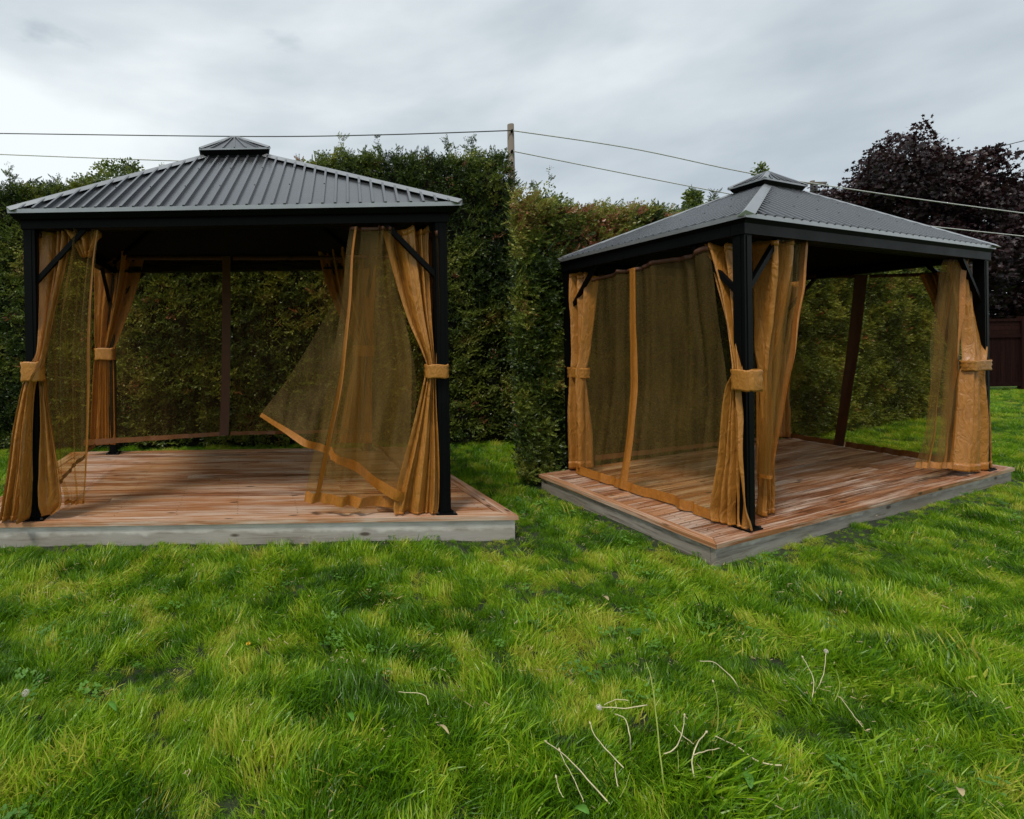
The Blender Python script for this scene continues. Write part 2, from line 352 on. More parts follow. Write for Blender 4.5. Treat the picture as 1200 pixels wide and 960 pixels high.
FL = Frame(-1.2358, 5.8035, -.0036, 4.5734, 3.0056, .1805, 3.6726, 3.0031, -.0125, 2.5311, .722, 3.4455, .0205, -.2019, .2709)
FR = Frame(4.6024, 5.7911, .4118, 5.031, 2.1325, .1418, 4.2896, 2.2448, .0907, 2.3605, .7746, 3.1074, .0653, .1663, .1818)

def lhex(fr, u0, u1, v0, v1, z0, z1, swap=False, mb=None):
    mb = mb or MB(); L = fr.L
    c = [L(u0, v0, z0), L(u1, v0, z0), L(u1, v1, z0), L(u0, v1, z0), L(u0, v0, z1), L(u1, v0, z1), L(u1, v1, z1), L(u0, v1, z1)]
    def uv(p):
        a, b = fr.inv(p); return (b, a + p[2]) if swap else (a, b + p[2])
    mb.hexa(c, uv); return mb

# ------------------------------------------------------------------ decks
def deck(fr, label, nb=19):
    root = empty('wooden_deck', fr.org, label, 'deck', 'low wooden decks under the gazebos')
    hw, hd_, z = fr.W / 2, fr.D / 2, fr.hd; bw = .135 * (fr.D / 3.0 if fr.D < 2.6 else 1); t = .034
    # mitred border boards
    L = fr.L
    def border(a, b, c, d, swap):
        mb = MB(); pts = [L(*a), L(*b), L(*c), L(*d)]
        lo = [Vector((p.x, p.y, z - t)) for p in pts]; hi = [Vector((p.x, p.y, z)) for p in pts]
        mb.hexa(lo + hi, lambda p: ((lambda q: (q[1], q[0] + p[2]) if swap else (q[0], q[1] + p[2]))(fr.inv(p))))
        mb.build('border_board', M_DECK, root, bevel=.004)
    g = .002
    border((-hw + g, -hd_), (hw - g, -hd_), (hw - bw - g, -hd_ + bw), (-hw + bw + g, -hd_ + bw), False)
    border((hw - bw - g, hd_ - bw), (-hw + bw + g, hd_ - bw), (-hw + g, hd_), (hw - g, hd_), False)
    border((-hw, -hd_ + g), (-hw + bw, -hd_ + bw + g), (-hw + bw, hd_ - bw - g), (-hw, hd_ - g), True)
    border((hw, -hd_ + g), (hw, hd_ - g), (hw - bw, hd_ - bw - g), (hw - bw, -hd_ + bw + g), True)
    # field boards, butt jointed at varying places
    span = fr.D - 2 * bw - .012; w = span / nb; r = random.Random(5)
    for i in range(nb):
        v0 = -hd_ + bw + .006 + i * w
        cut = r.uniform(-.55, .55) * hw if i % 2 else r.uniform(-.1, .9) * hw
        zz = z - r.uniform(.0, .004)
        ends = [(-hw + bw + .005, cut - .0015), (cut + .0015, hw - bw - .005)] if i % 3 != 1 else [(-hw + bw + .005, hw - bw - .005)]
        for a, b in ends:
            lhex(fr, a, b, v0 + .004, v0 + w - .004, zz - t, zz).build('board', M_DECK, root, bevel=.003)
    # screw heads along the joists
    m = MB(); r2 = random.Random(9)
    for i in range(nb):
        v0 = -hd_ + bw + .006 + i * w
        for k in range(9):
            u = -hw + .22 + k * (fr.W - .44) / 8
            for f in (.25, .75):
                c = L(u + r2.uniform(-.008, .008), v0 + w * f, z + .0004); m.quad([c + Vector((.005 * math.cos(q), .005 * math.sin(q), 0)) for q in [1.047 * j for j in range(6)]])
    props(m.build('screw', M_BLACK, root), kind='stuff')
    # rim boards and a dark inside
    e = .022; zb = -.05; zt = z - t - .002
    for (u0, u1, v0, v1, sw) in ((-hw + e, hw - e, -hd_ + e, -hd_ + e + .038, 0), (-hw + e, hw - e, hd_ - e - .038, hd_ - e, 0),
                                 (-hw + e, -hw + e + .038, -hd_ + e + .041, hd_ - e - .041, 1), (hw - e - .038, hw - e, -hd_ + e + .041, hd_ - e - .041, 1)):
        lhex(fr, u0, u1, v0, v1, zb, zt, bool(sw)).build('rim_board', M_RIM, root, bevel=.004)
    for k in range(8):
        v = -hd_ + .2 + k * (fr.D - .4) / 7
        lhex(fr, -hw + .07, hw - .07, v, v + .038, zb, zt - .002).build('joist', M_RIM, root)
    return root
deck(FL, 'low cedar deck under the gazebo seen straight from the front')
deck(FR, 'low cedar deck standing corner-on to the lawn, under the gazebo seen from its corner')

# ------------------------------------------------------------------ gazebos
def gazebo(fr, label, nf, ns):
    root = empty('gazebo', fr.org + Vector((0, 0, fr.hd)), label, 'gazebo', 'hardtop gazebos on wooden decks')
    L = fr.L; zd = fr.hd; ze = fr.hd + fr.he; zc = fr.hd + fr.hc
    hu, hv, ou, ov = fr.RW / 2, fr.RD / 2, fr.rox, fr.roy
    p = .047
    fh, bh = .055, .070                      # fascia and beam heights
    zf = ze - fh; zbm = zf - bh
    for i in (-1, 1):
        for j in (-1, 1):
            u, v = fr.post(i, j)
            mb = MB(); lhex(fr, u - p, u + p, v - p, v + p, zd + .012, zbm, mb=mb)
            po = mb.build('post', M_BLACK, root, bevel=.005)
            for (a, b, c, d) in ((-.4, .4, -1.10, -1.0), (-.4, .4, 1.0, 1.10), (-1.10, -1.0, -.4, .4), (1.0, 1.10, -.4, .4)):
                mb = lhex(fr, u + a * p, u + b * p, v + c * p, v + d * p, zd + .02, zbm - .01)
                mb.build('post_ridge', M_BLACK, po)
            mb = lhex(fr, u - .085, u + .085, v - .085, v + .085, zd, zd + .012); bp = mb.build('base_plate', M_BLACK, root, bevel=.003)
            for a in (-1, 1):
                for b in (-1, 1):
                    q = L(u + a * .068, v + b * .068, zd + .012); m = MB(); m.tube([q, q + Vector((0, 0, .012))], .011, 6); m.build('bolt', M_BOLT, bp)
            # diagonal braces
            for ax in (0, 1):
                s = .42
                if ax == 0: a, b, off = L(u - i * p, v, zbm - s), L(u - i * (p + s), v, zbm + .02), L(0, .02) - L(0, 0)
                else: a, b, off = L(u, v - j * p, zbm - s), L(u, v - j * (p + min(s, .4)), zbm + .02), L(.02, 0) - L(0, 0)
                w = Vector((0, 0, .028)); m = MB()
                m.hexa([a - off - w, b - off - w, b + off - w, a + off - w, a - off + w, b - off + w, b + off + w, a + off + w]); m.build('brace', M_BLACK, root, bevel=.003)
    pu, pv = (fr.RW - fr.pin) / 2, (fr.RD - fr.pin) / 2
    iu, iv = pu + p + .015, pv + p + .015
    for j in (-1, 1):
        a, b = sorted((ov + j * (iv - .11), ov + j * iv)); lhex(fr, ou - iu, ou + iu, a, b, zbm, zf + .01).build('beam', M_BLACK, root, bevel=.004)
        a, b = sorted((ou + j * (iu - .11), ou + j * iu)); lhex(fr, a, b, ov - iv + .113, ov + iv - .113, zbm, zf + .01).build('beam', M_BLACK, root, bevel=.004)
        # curtain rails inside the beams
        a, b = sorted((ov + j * (iv - .150), ov + j * (iv - .125))); lhex(fr, ou - iu + .16, ou + iu - .16, a, b, zbm + .0, zbm + .03).build('curtain_rail', M_BLACK, root)
    # fascia: slanting out to the eave
    for (c0, c1) in (((-1, -1), (1, -1)), ((1, -1), (1, 1)), ((1, 1), (-1, 1)), ((-1, 1), (-1, -1))):
        def P(c, k, z): return L(ou + c[0] * (hu - k), ov + c[1] * (hv - k), z)
        m = MB()
        m.hexa([P(c0, .035, zf), P(c1, .035, zf), P(c1, .09, zf), P(c0, .09, zf), P(c0, .004, ze - .004), P(c1, .004, ze - .004), P(c1, .06, ze - .004), P(c0, .06, ze - .004)])
        m.build('gutter', M_BLACK, root)
        m = MB(); m.hexa([P(c0, .0, ze - .012), P(c1, .0, ze - .012), P(c1, .02, ze - .012), P(c0, .02, ze - .012), P(c0, .0, ze + .022), P(c1, .0, ze + .022), P(c1, .006, ze + .022), P(c0, .006, ze + .022)]); m.build('drip_edge', M_CAP, root)
    # roof faces: pans with raised ribs, each pan a panel of its own
    zo = zc - .085; qu, qv = fr.CW / 2 * .90, fr.CW / 2 * fr.RD / fr.RW * .90
    def face(k, n):
        # k: side; corners e0,e1 at the eave, t0,t1 at the opening; x runs along the eave
        if k == 'front': E0, E1, T0, T1 = (-hu, -hv), (hu, -hv), (-qu, -qv), (qu, -qv)
        if k == 'back': E0, E1, T0, T1 = (hu, hv), (-hu, hv), (qu, qv), (-qu, qv)
        if k == 'right': E0, E1, T0, T1 = (hu, -hv), (hu, hv), (qu, -qv), (qu, qv)
        if k == 'left': E0, E1, T0, T1 = (-hu, hv), (-hu, -hv), (-qu, qv), (-qu, -qv)
        e0, e1, t0, t1 = (L(ou + q[0], ov + q[1], z) for q, z in ((E0, ze), (E1, ze), (T0, zo), (T1, zo)))
        X = (e1 - e0); W = X.length; X = X / W
        tt0, tt1 = (t0 - e0).dot(X), (t1 - e0).dot(X)
        Y = t0 - e0 - X * tt0                    # up the slope
        nrm = X.cross(Y).normalized()
        def top(x):                              # slope fraction where this x meets the hip
            return max(0., min(1., x / tt0 if x < tt0 else ((W - x) / (W - tt1) if x > tt1 else 1.)))
        def pt(x, s, h=0.): return e0 + X * x + Y * s + nrm * h
        w = W / n; rw = min(.013, w * .14); rh = .029
        def poly(x0, x1, lowh, tilt=0.):
            xs = [x0] + [q for q in (tt0, tt1) if x0 < q < x1] + [x1]
            return [pt(x0, 0, lowh), pt(x1, 0, lowh + tilt)] + [pt(x, top(x), lowh + (tilt if x == x1 else 0)) for x in reversed(xs)]
        for i in range(n):
            x0, x1 = i * w + rw, (i + 1) * w - rw
            m = MB(); m.quad(poly(x0, x1, 0)); m.quad(list(reversed(poly(x0, x1, -.012))))
            po = m.build('roof_panel', M_ROOF, root)
            if i == 0: continue
            xr = i * w; s = top(xr) - .012 / max(Y.length, .1)
            if s <= .02: continue
            m = MB()
            prof = [(-rw * 1.1, 0), (-rw * .75, rh), (rw * .75, rh), (rw * 1.1, 0)]
            s1 = min(.10, s * .5); a = [pt(xr + q, .008, h * .95) for q, h in prof]; a2 = [pt(xr + q, s1, h) for q, h in prof]; b = [pt(xr + q, s, h) for q, h in prof]
            for q in range(3): m.quad([a[q], a[q + 1], a2[q + 1], a2[q]]); m.quad([a2[q], a2[q + 1], b[q + 1], b[q]])
            m.quad(b); m.quad([a[3], a[2], a[1], a[0]])
            rb = m.build('rib', M_ROOF, po)
            if i % 3 == 1 and k in ('front', 'left'):
                for sv in (.33, .68):
                    if sv < s:
                        q = pt(xr, sv, rh); m = MB(); m.tube([q, q + nrm * .004], .006, 6)
                        m.build('screw', M_BOLT, po)
    face('front', nf); face('back', nf); face('left', ns); face('right', ns)
    # ceiling (dark underside)
    m = MB()
    ce = [L(ou + a * (hu - .08), ov + b * (hv - .08), ze - .012) for a, b in ((-1, -1), (1, -1), (1, 1), (-1, 1))]
    ct = [L(ou + a * qu, ov + b * qv, zo - .03) for a, b in ((-1, -1), (1, -1), (1, 1), (-1, 1))]
    for k in range(4): m.quad([ce[k], ct[k], ct[(k + 1) % 4], ce[(k + 1) % 4]])
    m.quad(ct); m.build('ceiling', M_DARK, root)
    # rafters under the hips
    for k in range(4):
        m = MB(); m.tube([ce[k] - Vector((0, 0, .04)), ct[k] - Vector((0, 0, .04))], .022, 4); m.build('rafter', M_BLACK, root)
    # hip caps
    def cap(a, b, wid, h, par, nm='hip_cap'):
        d = (b - a).normalized(); s = d.cross(Vector((0, 0, 1))).normalized() * wid; up = s.cross(d).normalized() * (1 if s.cross(d).z > 0 else -1)
        m = MB(); A = [a - s - up * h * .6, a + up * h * .55, a + s - up * h * .6]; B = [b - s - up * h * .6, b + up * h * .55, b + s - up * h * .6]
        m.quad([A[0], A[1], B[1], B[0]]); m.quad([A[1], A[2], B[2], B[1]]); m.quad([A[2], A[1], A[0]]); m.quad([B[0], B[1], B[2]]); m.quad([A[0], B[0], B[2], A[2]])
        return m.build(nm, M_CAP, par)
    for a, b in ((-1, -1), (1, -1), (1, 1), (-1, 1)):
        up = Vector((0, 0, .030))
        cap(L(ou + a * (hu - .0), ov + b * (hv - .0), ze) + up * .7, L(ou + a * qu, ov + b * qv, zo) + up * .6, .056, .034, root)
    # cupola
    cu, cv = fr.CW / 2, fr.CW / 2 * fr.RD / fr.RW
    cz0, cz1 = zc - .07, zc
    m = lhex(fr, ou - qu * .97, ou + qu * .97, ov - qv * .97, ov + qv * .97, zo - .05, cz0 + .02); cup = m.build('cupola', M_BLACK, root)
    def ring(k, z): return [L(ou + a * (cu - k), ov + b * (cv - k), z) for a, b in ((-1, -1), (1, -1), (1, 1), (-1, 1))]
    m = MB(); lo, hi = ring(.045, cz0), ring(.0, cz1); m.hexa(lo + hi); m.build('cupola_fascia', M_BLACK, cup)
    m = MB(); m.hexa(ring(-.004, cz1 - .012) + ring(-.004, cz1 + .004)); m.build('cupola_drip_edge', M_CAP, cup)
    hi_z = cz1 + (.205 if fr is FL else .15); ridge = [L(ou + a * cu * .13, ov + b * cv * .13, hi_z) for a, b in ((-1, -1), (1, -1), (1, 1), (-1, 1))]; base = ring(.0, cz1 + .004)
    for k in range(4):
        n = 6; a, b, c, d = base[k], base[(k + 1) % 4], ridge[(k + 1) % 4], ridge[k]
        for i in range(n):
            m = MB(); f0, f1 = i / n, (i + 1) / n
            q = [a.lerp(b, f0), a.lerp(b, f1), d.lerp(c, f1), d.lerp(c, f0)]
            m.quad(q); m.build('cupola_panel', M_ROOF, cup)
            if i:
                m = MB(); m.tube([q[0] + Vector((0, 0, .004)), q[3] + Vector((0, 0, .004))], .010, 4); m.build('cupola_rib', M_ROOF, cup)
        cap(a + Vector((0, 0, .006)), d + Vector((0, 0, .006)), .026, .018, cup, 'cupola_cap')
    m = MB(); m.hexa(ridge + [r_ + Vector((0, 0, .02)) for r_ in ridge]); m.build('cupola_finial', M_CAP, cup)
    return root
gazebo(FL, 'black framed gazebo seen straight from the front, with a grey ribbed metal roof', 36, 30)
gazebo(FR, 'black framed gazebo seen from its corner, its grey metal roof rising behind one near post', 36, 26)

# ------------------------------------------------------------------ curtains and nets
def crom(P, n):
    """Catmull-Rom through the rows of P (k, ..., 3) at n samples"""
    P = np.asarray(P, float); k = len(P)
    if k == 1: return np.repeat(P, n, 0)
    t = np.linspace(0, k - 1, n); i = np.clip(t.astype(int), 0, k - 2); f = (t - i).reshape((-1,) + (1,) * (P.ndim - 1))
    g = lambda a: P[np.clip(a, 0, k - 1)]
    p0, p1, p2, p3 = g(i - 1), g(i), g(i + 1), g(i + 2)
    return .5 * (2 * p1 + (p2 - p0) * f + (2 * p0 - 5 * p1 + 4 * p2 - p3) * f ** 2 + (3 * p1 - p0 - 3 * p2 + p3) * f ** 3)
def surface(fr, side, rows, nu=64, nv=72, pleats=6, amp=.03, seed=0, zmin=None, off=0., sharp=1.0, sag=0.):
    """rows: (y, xl, xr[, off_l, off_r, yr]) in photograph pixels on the plane of a gazebo side"""
    C = []; wid = []
    for r in rows:
        y, xl, xr = r[:3]; ol = r[3] if len(r) > 3 else 0; o_r = r[4] if len(r) > 4 else ol; yr = r[5] if len(r) > 5 else y
        a = fr.on_side(side, xl, y, off + ol); b = fr.on_side(side, xr, yr, off + o_r); C.append([list(a), list(b)])
    C = np.array(C); G = crom(C, nv)                         # nv,2,3
    A, B = G[:, 0], G[:, 1]; W = np.linalg.norm(B - A, axis=1)
    s = np.linspace(0, 1, nu)[None, :]; t = np.linspace(0, 1, nv)[:, None]
    rg = np.random.default_rng(seed)
    ph = rg.random(4) * 6.28
    x = s + .03 * np.sin(3 * t + ph[0]) * np.sin(3.1 * s * 2 + ph[1]) + .008 * np.sin(9 * t + ph[3]) * np.sin(9 * s)
    xw = x + .55 / pleats * (vnoise(s * pleats * 1.1 + seed * 1.3, t * .7 + seed, seed % 8) - .5) * 2
    f1 = vnoise(xw * pleats * 2.0 + seed * 7.7, t * .6 + seed, (seed + 1) % 8); f2 = vnoise(xw * pleats * 4.6 + 3.1 * seed, t * 1.1, (seed + 3) % 8)
    fold = .7 * np.sin(2 * np.pi * pleats * xw + ph[2]) + 2.6 * (np.abs(f1 - .5) * -2 + .5) + 1.7 * (f2 - .5)
    wr = W / max(W.max(), 1e-6)
    am = amp * (.45 + .75 * wr)[:, None]
    amp_noise = .6 + .8 * vnoise(s * 5 + seed * 3.7, t * 1.8, seed % 8)
    d = fold * am * amp_noise + amp * .45 * (vnoise(s * 3 + 9 + t * 5, t * 9 + seed, (seed + 2) % 8) - .5)
    P = A[:, None, :] * (1 - s[..., None]) + B[:, None, :] * s[..., None]
    c = (B - A) / np.maximum(W, 1e-6)[:, None]; nrm = np.stack([c[:, 1], -c[:, 0], c[:, 0] * 0], -1); nrm /= np.maximum(np.linalg.norm(nrm, axis=1), 1e-6)[:, None]
    if np.dot(nrm[0], np.array(EYE) - A[0]) < 0: nrm = -nrm
    P = P + nrm[:, None, :] * d[..., None]
    P[..., 2] -= sag * (np.abs(np.sin(np.pi * xw * 2.5 + ph[0])) ** .7) * (1 - t) ** 4
    zm = fr.hd + .004 if zmin is None else zmin
    zt, zb = P[0, :, 2], P[-1, :, 2]; tgt = np.maximum(zb, zm + .006 * np.abs(d[-1]) / max(amp, 1e-4))
    P[..., 2] = tgt + (P[..., 2] - zb) * (zt - tgt) / (zt - zb)
    P[..., 2] = np.maximum(P[..., 2], zm)
    return P, nrm
def sheet(P, name, mat, parent=None, origin=None, thick=0., jj=None, ii=None, nudge=None):
    if ii is not None: P = P[ii[0]:ii[1]]
    if jj is not None: P = P[:, jj[0]:jj[1]]
    if nudge is not None: P = P + nudge[:, None, :][(ii[0] if ii else 0):(ii[1] if ii else None)] if nudge.ndim == 2 else P + nudge
    a, b = P.shape[:2]; o0 = parent_origin(parent) if parent is not None else Vector(origin)
    V = (P - np.array(o0)).reshape(-1, 3)
    F = [(i * b + j, i * b + j + 1, (i + 1) * b + j + 1, (i + 1) * b + j) for i in range(a - 1) for j in range(b - 1)]
    me = bpy.data.meshes.new(name); me.from_pydata(V.tolist(), [], F); me.polygons.foreach_set('use_smooth', [True] * len(F)); me.materials.append(mat)
    o = bpy.data.objects.new(name, me); col.objects.link(o)
    if parent is not None: o.parent = parent
    else: o.location = origin
    if thick: m = o.modifiers.new('thick', 'SOLIDIFY'); m.thickness = thick; m.offset = 0
    return o
def curtain(fr, side, rows, label, tie=None, **k):
    if tie and k.get('off', 0) > -.05:
        rows = [list(r) + [0] * (5 - len(r)) for r in rows]; yt, ym = rows[0][0], tie[2]
        for r in rows:
            if r[0] < ym: f = ((ym - r[0]) / (ym - yt)) ** .7; r[3] -= (.105 + k.get('off', 0)) * f; r[4] -= (.105 + k.get('off', 0)) * f
    k.setdefault('sag', .05)
    P, n = surface(fr, side, rows, **k)
    org = Vector(P[-1].mean(0)); org.z = fr.hd
    root = empty('curtain', org, label, 'curtain', 'tan cloth curtains tied to the gazebo posts')
    sheet(P, 'cloth', M_CLOTH, root, thick=.003)
    sheet(P, 'header_tape', M_TRIM, root, thick=.006, ii=(0, 3), nudge=n * .004)
    sheet(P, 'bottom_hem', M_TRIM, root, thick=.004, ii=(len(P) - 4, len(P)), nudge=n * .004)
    if tie:
        (x0, x1, y0, y1) = tie
        c0 = fr.on_side(side, x0, (y0 + y1) / 2, k.get('off', 0)); c1 = fr.on_side(side, x1, (y0 + y1) / 2, k.get('off', 0))
        top = fr.on_side(side, (x0 + x1) / 2, y0, k.get('off', 0)); bot = fr.on_side(side, (x0 + x1) / 2, y1, k.get('off', 0)); h = (top.z - bot.z) / 2
        c = (c0 + c1) / 2; ax = (c1 - c0) / 2; a = ax.length; ax.z = 0; ax.normalize(); ay = Vector((-ax.y, ax.x, 0))
        dp = .072; m = MB(); n_ = 28; rr = []
        for i in range(n_):
            t = 2 * math.pi * i / n_; q = c + ax * (a * (abs(math.cos(t)) ** .5) * (1 if math.cos(t) > 0 else -1)) + ay * (dp * (abs(math.sin(t)) ** .6) * (1 if math.sin(t) > 0 else -1))
            rr.append(q)
        lev = [(-1, 1.0), (-.8, 1.05), (-.3, .98), (.1, 1.04), (.5, .98), (.85, 1.05), (1, 1.0)]
        base = 0
        for lz, sc in lev:
            for i, q in enumerate(rr):
                w_ = 1 + .03 * math.sin(i * 2.7 + lz * 6)
                m.v.append(tuple(c + (q - c) * sc * w_ + Vector((0, 0, h * lz + .004 * math.sin(i * 1.3)))))
        for r_ in range(len(lev) - 1):
            for i in range(n_): m.f.append((r_ * n_ + i, r_ * n_ + (i + 1) % n_, (r_ + 1) * n_ + (i + 1) % n_, (r_ + 1) * n_ + i))
        o = m.build('tieback', M_BAND, root, smooth=True); md = o.modifiers.new('thick', 'SOLIDIFY'); md.thickness = .003
    return root
def net(fr, side, rows, label, strips=(), hem=5, mat=None, sw=3, cat='mosquito net', edge=(), **k):
    P, n = surface(fr, side, rows, **k)
    org = Vector(P[-1].mean(0)); org.z = fr.hd
    root = empty('mosquito_net', org, label, cat, 'brown mosquito nets hung inside the gazebos')
    sheet(P, 'netting', mat or M_NET, root)
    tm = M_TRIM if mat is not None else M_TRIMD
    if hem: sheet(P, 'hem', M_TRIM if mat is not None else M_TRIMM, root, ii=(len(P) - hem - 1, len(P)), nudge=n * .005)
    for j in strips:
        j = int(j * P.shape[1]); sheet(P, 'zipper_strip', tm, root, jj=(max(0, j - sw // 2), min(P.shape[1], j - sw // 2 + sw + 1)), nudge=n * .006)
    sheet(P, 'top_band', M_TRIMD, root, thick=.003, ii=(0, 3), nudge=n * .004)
    return root

# -- gazebo seen from the front
curtain(FL, 'front', [(264, 446, 512), (300, 455, 511), (340, 466, 511), (380, 479, 511), (410, 492, 511), (432, 500, 511), (446, 497, 510), (480, 489, 511), (520, 479, 513), (560, 468, 514), (595, 461, 513), (606, 462, 511)],
        'tan curtain tied back at the right front post of the front-facing gazebo', tie=(498, 525, 427, 443), pleats=3, amp=.05, off=.02, seed=1, nv=80)
curtain(FL, 'front', [(264, 42, 84), (300, 42, 80), (340, 43, 71), (380, 44, 62), (412, 43, 55), (430, 34, 51), (442, 29, 46), (458, 25, 40), (500, 16, 37), (550, 9, 36), (590, 2, 35), (609, -1, 32)],
        'tan curtain tied round the left front post of the front-facing gazebo, falling outside it', tie=(28, 50, 424, 447), pleats=3, amp=.045, off=.085, seed=2, nv=80)
curtain(FL, 'front', [(440, 46, 54), (470, 49, 57), (520, 50, 66), (560, 51, 72), (590, 52, 75), (603, 52, 62)],
        'short tan curtain end between the left front post and the net beside it', pleats=1.5, amp=.03, off=.0, seed=3, nu=30)
net(FL, 'front', [(266, 84, 117), (300, 80, 112), (350, 68, 109), (400, 60, 108), (480, 60, 107), (540, 66, 104), (575, 76, 101), (590, 77, 100)],
    'gathered mosquito net beside the left front post of the front-facing gazebo', strips=(.93,), hem=4, mat=M_NETL, pleats=4, amp=.03, off=-.03, seed=4)
curtain(FL, 'front', [(266, 84, 118), (276, 86, 117), (290, 92, 114), (302, 97, 109)],
        'small bunched curtain top above the net at the left front post', pleats=2, amp=.04, off=-.09, seed=5, nu=30, nv=16)
net(FL, 'front', [(266, 410, 462), (300, 405, 462), (350, 401, 468), (400, 393, 480), (450, 385, 488), (500, 374, 484), (550, 363, 478, 0, 0, 556), (588, 356, 464, 0, 0, 596)],
    'wide mosquito net pulled open before the right half of the front-facing gazebo', strips=(.14,), hem=4, mat=M_NETL, pleats=3, amp=.022, off=.03, seed=6)
net(FL, 'front', [(267, 424, 450), (320, 420, 446), (380, 410, 442), (450, 396, 436), (520, 384, 432), (560, 380, 430)],
    'gathered inner layer of netting in the open right half of the front-facing gazebo', hem=0, mat=M_NETL, pleats=2, amp=.05, off=-.05, seed=17)
net(FL, 'front', [(300, 408, 466, -.05, -.05), (340, 398, 470, -.2, -.06), (390, 372, 478, -.35, -.06), (440, 342, 486, -.45, -.06), (470, 318, 484, -.5, -.06, 530), (488, 304, 478, -.5, -.06, 584)],
    'loose mosquito net flap blown inwards, its lower corner lifted off the deck', strips=(), hem=5, mat=M_NETL, pleats=2.5, amp=.07, off=-.02, seed=7)
curtain(FL, 'back', [(288, 112, 172), (340, 112, 160), (390, 112, 142), (415, 113, 133), (430, 112, 134), (480, 109, 135), (521, 107, 136)],
        'shaded tan curtain tied at the rear left post of the front-facing gazebo', tie=(112, 135, 408, 422), pleats=3, amp=.04, off=-.05, seed=8)
curtain(FL, 'back', [(288, 372, 440), (330, 382, 440), (370, 398, 438), (405, 418, 437), (420, 416, 436), (470, 405, 436), (519, 398, 436)],
        'shaded tan curtain tied at the rear right post of the front-facing gazebo', tie=(414, 438, 405, 418), pleats=3, amp=.04, off=-.05, seed=9)
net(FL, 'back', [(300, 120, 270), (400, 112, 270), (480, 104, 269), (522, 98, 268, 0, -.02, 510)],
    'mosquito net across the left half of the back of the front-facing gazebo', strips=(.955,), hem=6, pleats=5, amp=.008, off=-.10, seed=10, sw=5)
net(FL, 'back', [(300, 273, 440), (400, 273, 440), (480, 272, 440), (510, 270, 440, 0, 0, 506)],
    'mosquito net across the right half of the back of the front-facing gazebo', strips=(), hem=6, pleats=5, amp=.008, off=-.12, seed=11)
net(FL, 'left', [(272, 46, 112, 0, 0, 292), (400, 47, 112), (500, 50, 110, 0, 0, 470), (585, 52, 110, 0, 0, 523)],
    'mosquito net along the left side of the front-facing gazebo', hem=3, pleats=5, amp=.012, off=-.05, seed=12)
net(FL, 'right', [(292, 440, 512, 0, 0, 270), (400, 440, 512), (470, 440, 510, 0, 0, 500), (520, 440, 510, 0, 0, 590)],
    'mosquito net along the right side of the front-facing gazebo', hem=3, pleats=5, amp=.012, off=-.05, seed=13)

# -- gazebo seen from its corner
curtain(FR, 'left', [(284, 832, 864), (330, 845, 864), (380, 856, 866), (425, 863, 870), (445, 863, 871), (462, 857, 869), (500, 851, 873), (550, 846, 877), (590, 841, 881), (610, 836, 884), (622, 838, 885)],
        'bright tan curtain tied to the near corner post of the corner-on gazebo', tie=(862, 888, 433, 458), pleats=2.5, amp=.05, off=.06, seed=21, nv=80)
curtain(FR, 'left', [(318, 670, 697), (360, 671, 694), (410, 673, 688), (432, 673, 685), (446, 671, 686), (500, 671, 690), (549, 672, 690)],
        'tan curtain tied to the far left post of the corner-on gazebo', tie=(669, 687, 431, 443), pleats=3, amp=.05, off=.02, seed=22)
net(FR, 'left', [(324, 694, 834, 0, 0, 287), (380, 690, 846), (440, 688, 856, 0, 0, 455), (500, 683, 852, .05, .04, 535), (562, 674, 840, .13, .10, 611)],
    'large mosquito net across the left side of the corner-on gazebo, with a bright zipper strip', strips=(.42,), hem=4, mat=M_NETL, pleats=5, amp=.014, off=.0, seed=23, nu=90, sw=5, sag=.03)
curtain(FR, 'front', [(279, 884, 918), (330, 885, 916), (390, 886, 908), (430, 886, 900), (450, 887, 899), (520, 888, 900), (580, 889, 901), (612, 888, 902)],
        'tan curtain gathered on the open side of the near corner post of the corner-on gazebo', pleats=2.5, amp=.045, off=-.12, seed=24)
net(FR, 'front', [(281, 905, 940), (330, 903, 935), (400, 898, 926), (470, 894, 914), (530, 892, 905), (560, 891, 901)],
    'narrow mosquito net bundle beside the near post of the corner-on gazebo', strips=(.9,), hem=3, mat=M_NETL, pleats=4, amp=.04, off=-.05, seed=25, sw=5)
curtain(FR, 'front', [(305, 1114, 1150), (345, 1122, 1153), (400, 1131, 1153), (428, 1133, 1152), (440, 1131, 1151), (500, 1125, 1156), (552, 1119, 1158)],
        'tan curtain tied to the right-hand post of the corner-on gazebo', tie=(1132, 1154, 422, 434), pleats=3, amp=.032, off=.02, seed=26)
net(FR, 'front', [(304, 1108, 1126), (350, 1100, 1124), (420, 1090, 1120), (500, 1080, 1114), (548, 1069, 1108)],
    'bunched mosquito net hanging beside the right-hand post of the corner-on gazebo', strips=(.3, .85), hem=4, mat=M_NETL, pleats=4, amp=.03, off=-.05, seed=27)
net(FR, 'right', [(322, 925, 1016, 0, 0, 322), (400, 920, 1008, 0, 0, 400), (470, 914, 998, 0, 0, 470), (514, 906, 989, 0, 0, 530)],
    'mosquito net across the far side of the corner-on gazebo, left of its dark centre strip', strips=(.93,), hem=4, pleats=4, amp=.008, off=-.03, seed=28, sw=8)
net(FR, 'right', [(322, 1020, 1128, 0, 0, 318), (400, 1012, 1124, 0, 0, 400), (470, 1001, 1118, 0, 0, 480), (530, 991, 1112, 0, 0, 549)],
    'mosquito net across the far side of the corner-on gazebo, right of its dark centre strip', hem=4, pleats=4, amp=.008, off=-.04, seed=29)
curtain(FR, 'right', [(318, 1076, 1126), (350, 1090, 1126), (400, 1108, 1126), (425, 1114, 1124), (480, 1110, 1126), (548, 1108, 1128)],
        'dark shaded curtain behind the right-hand net of the corner-on gazebo', pleats=4, amp=.05, off=-.06, seed=30)
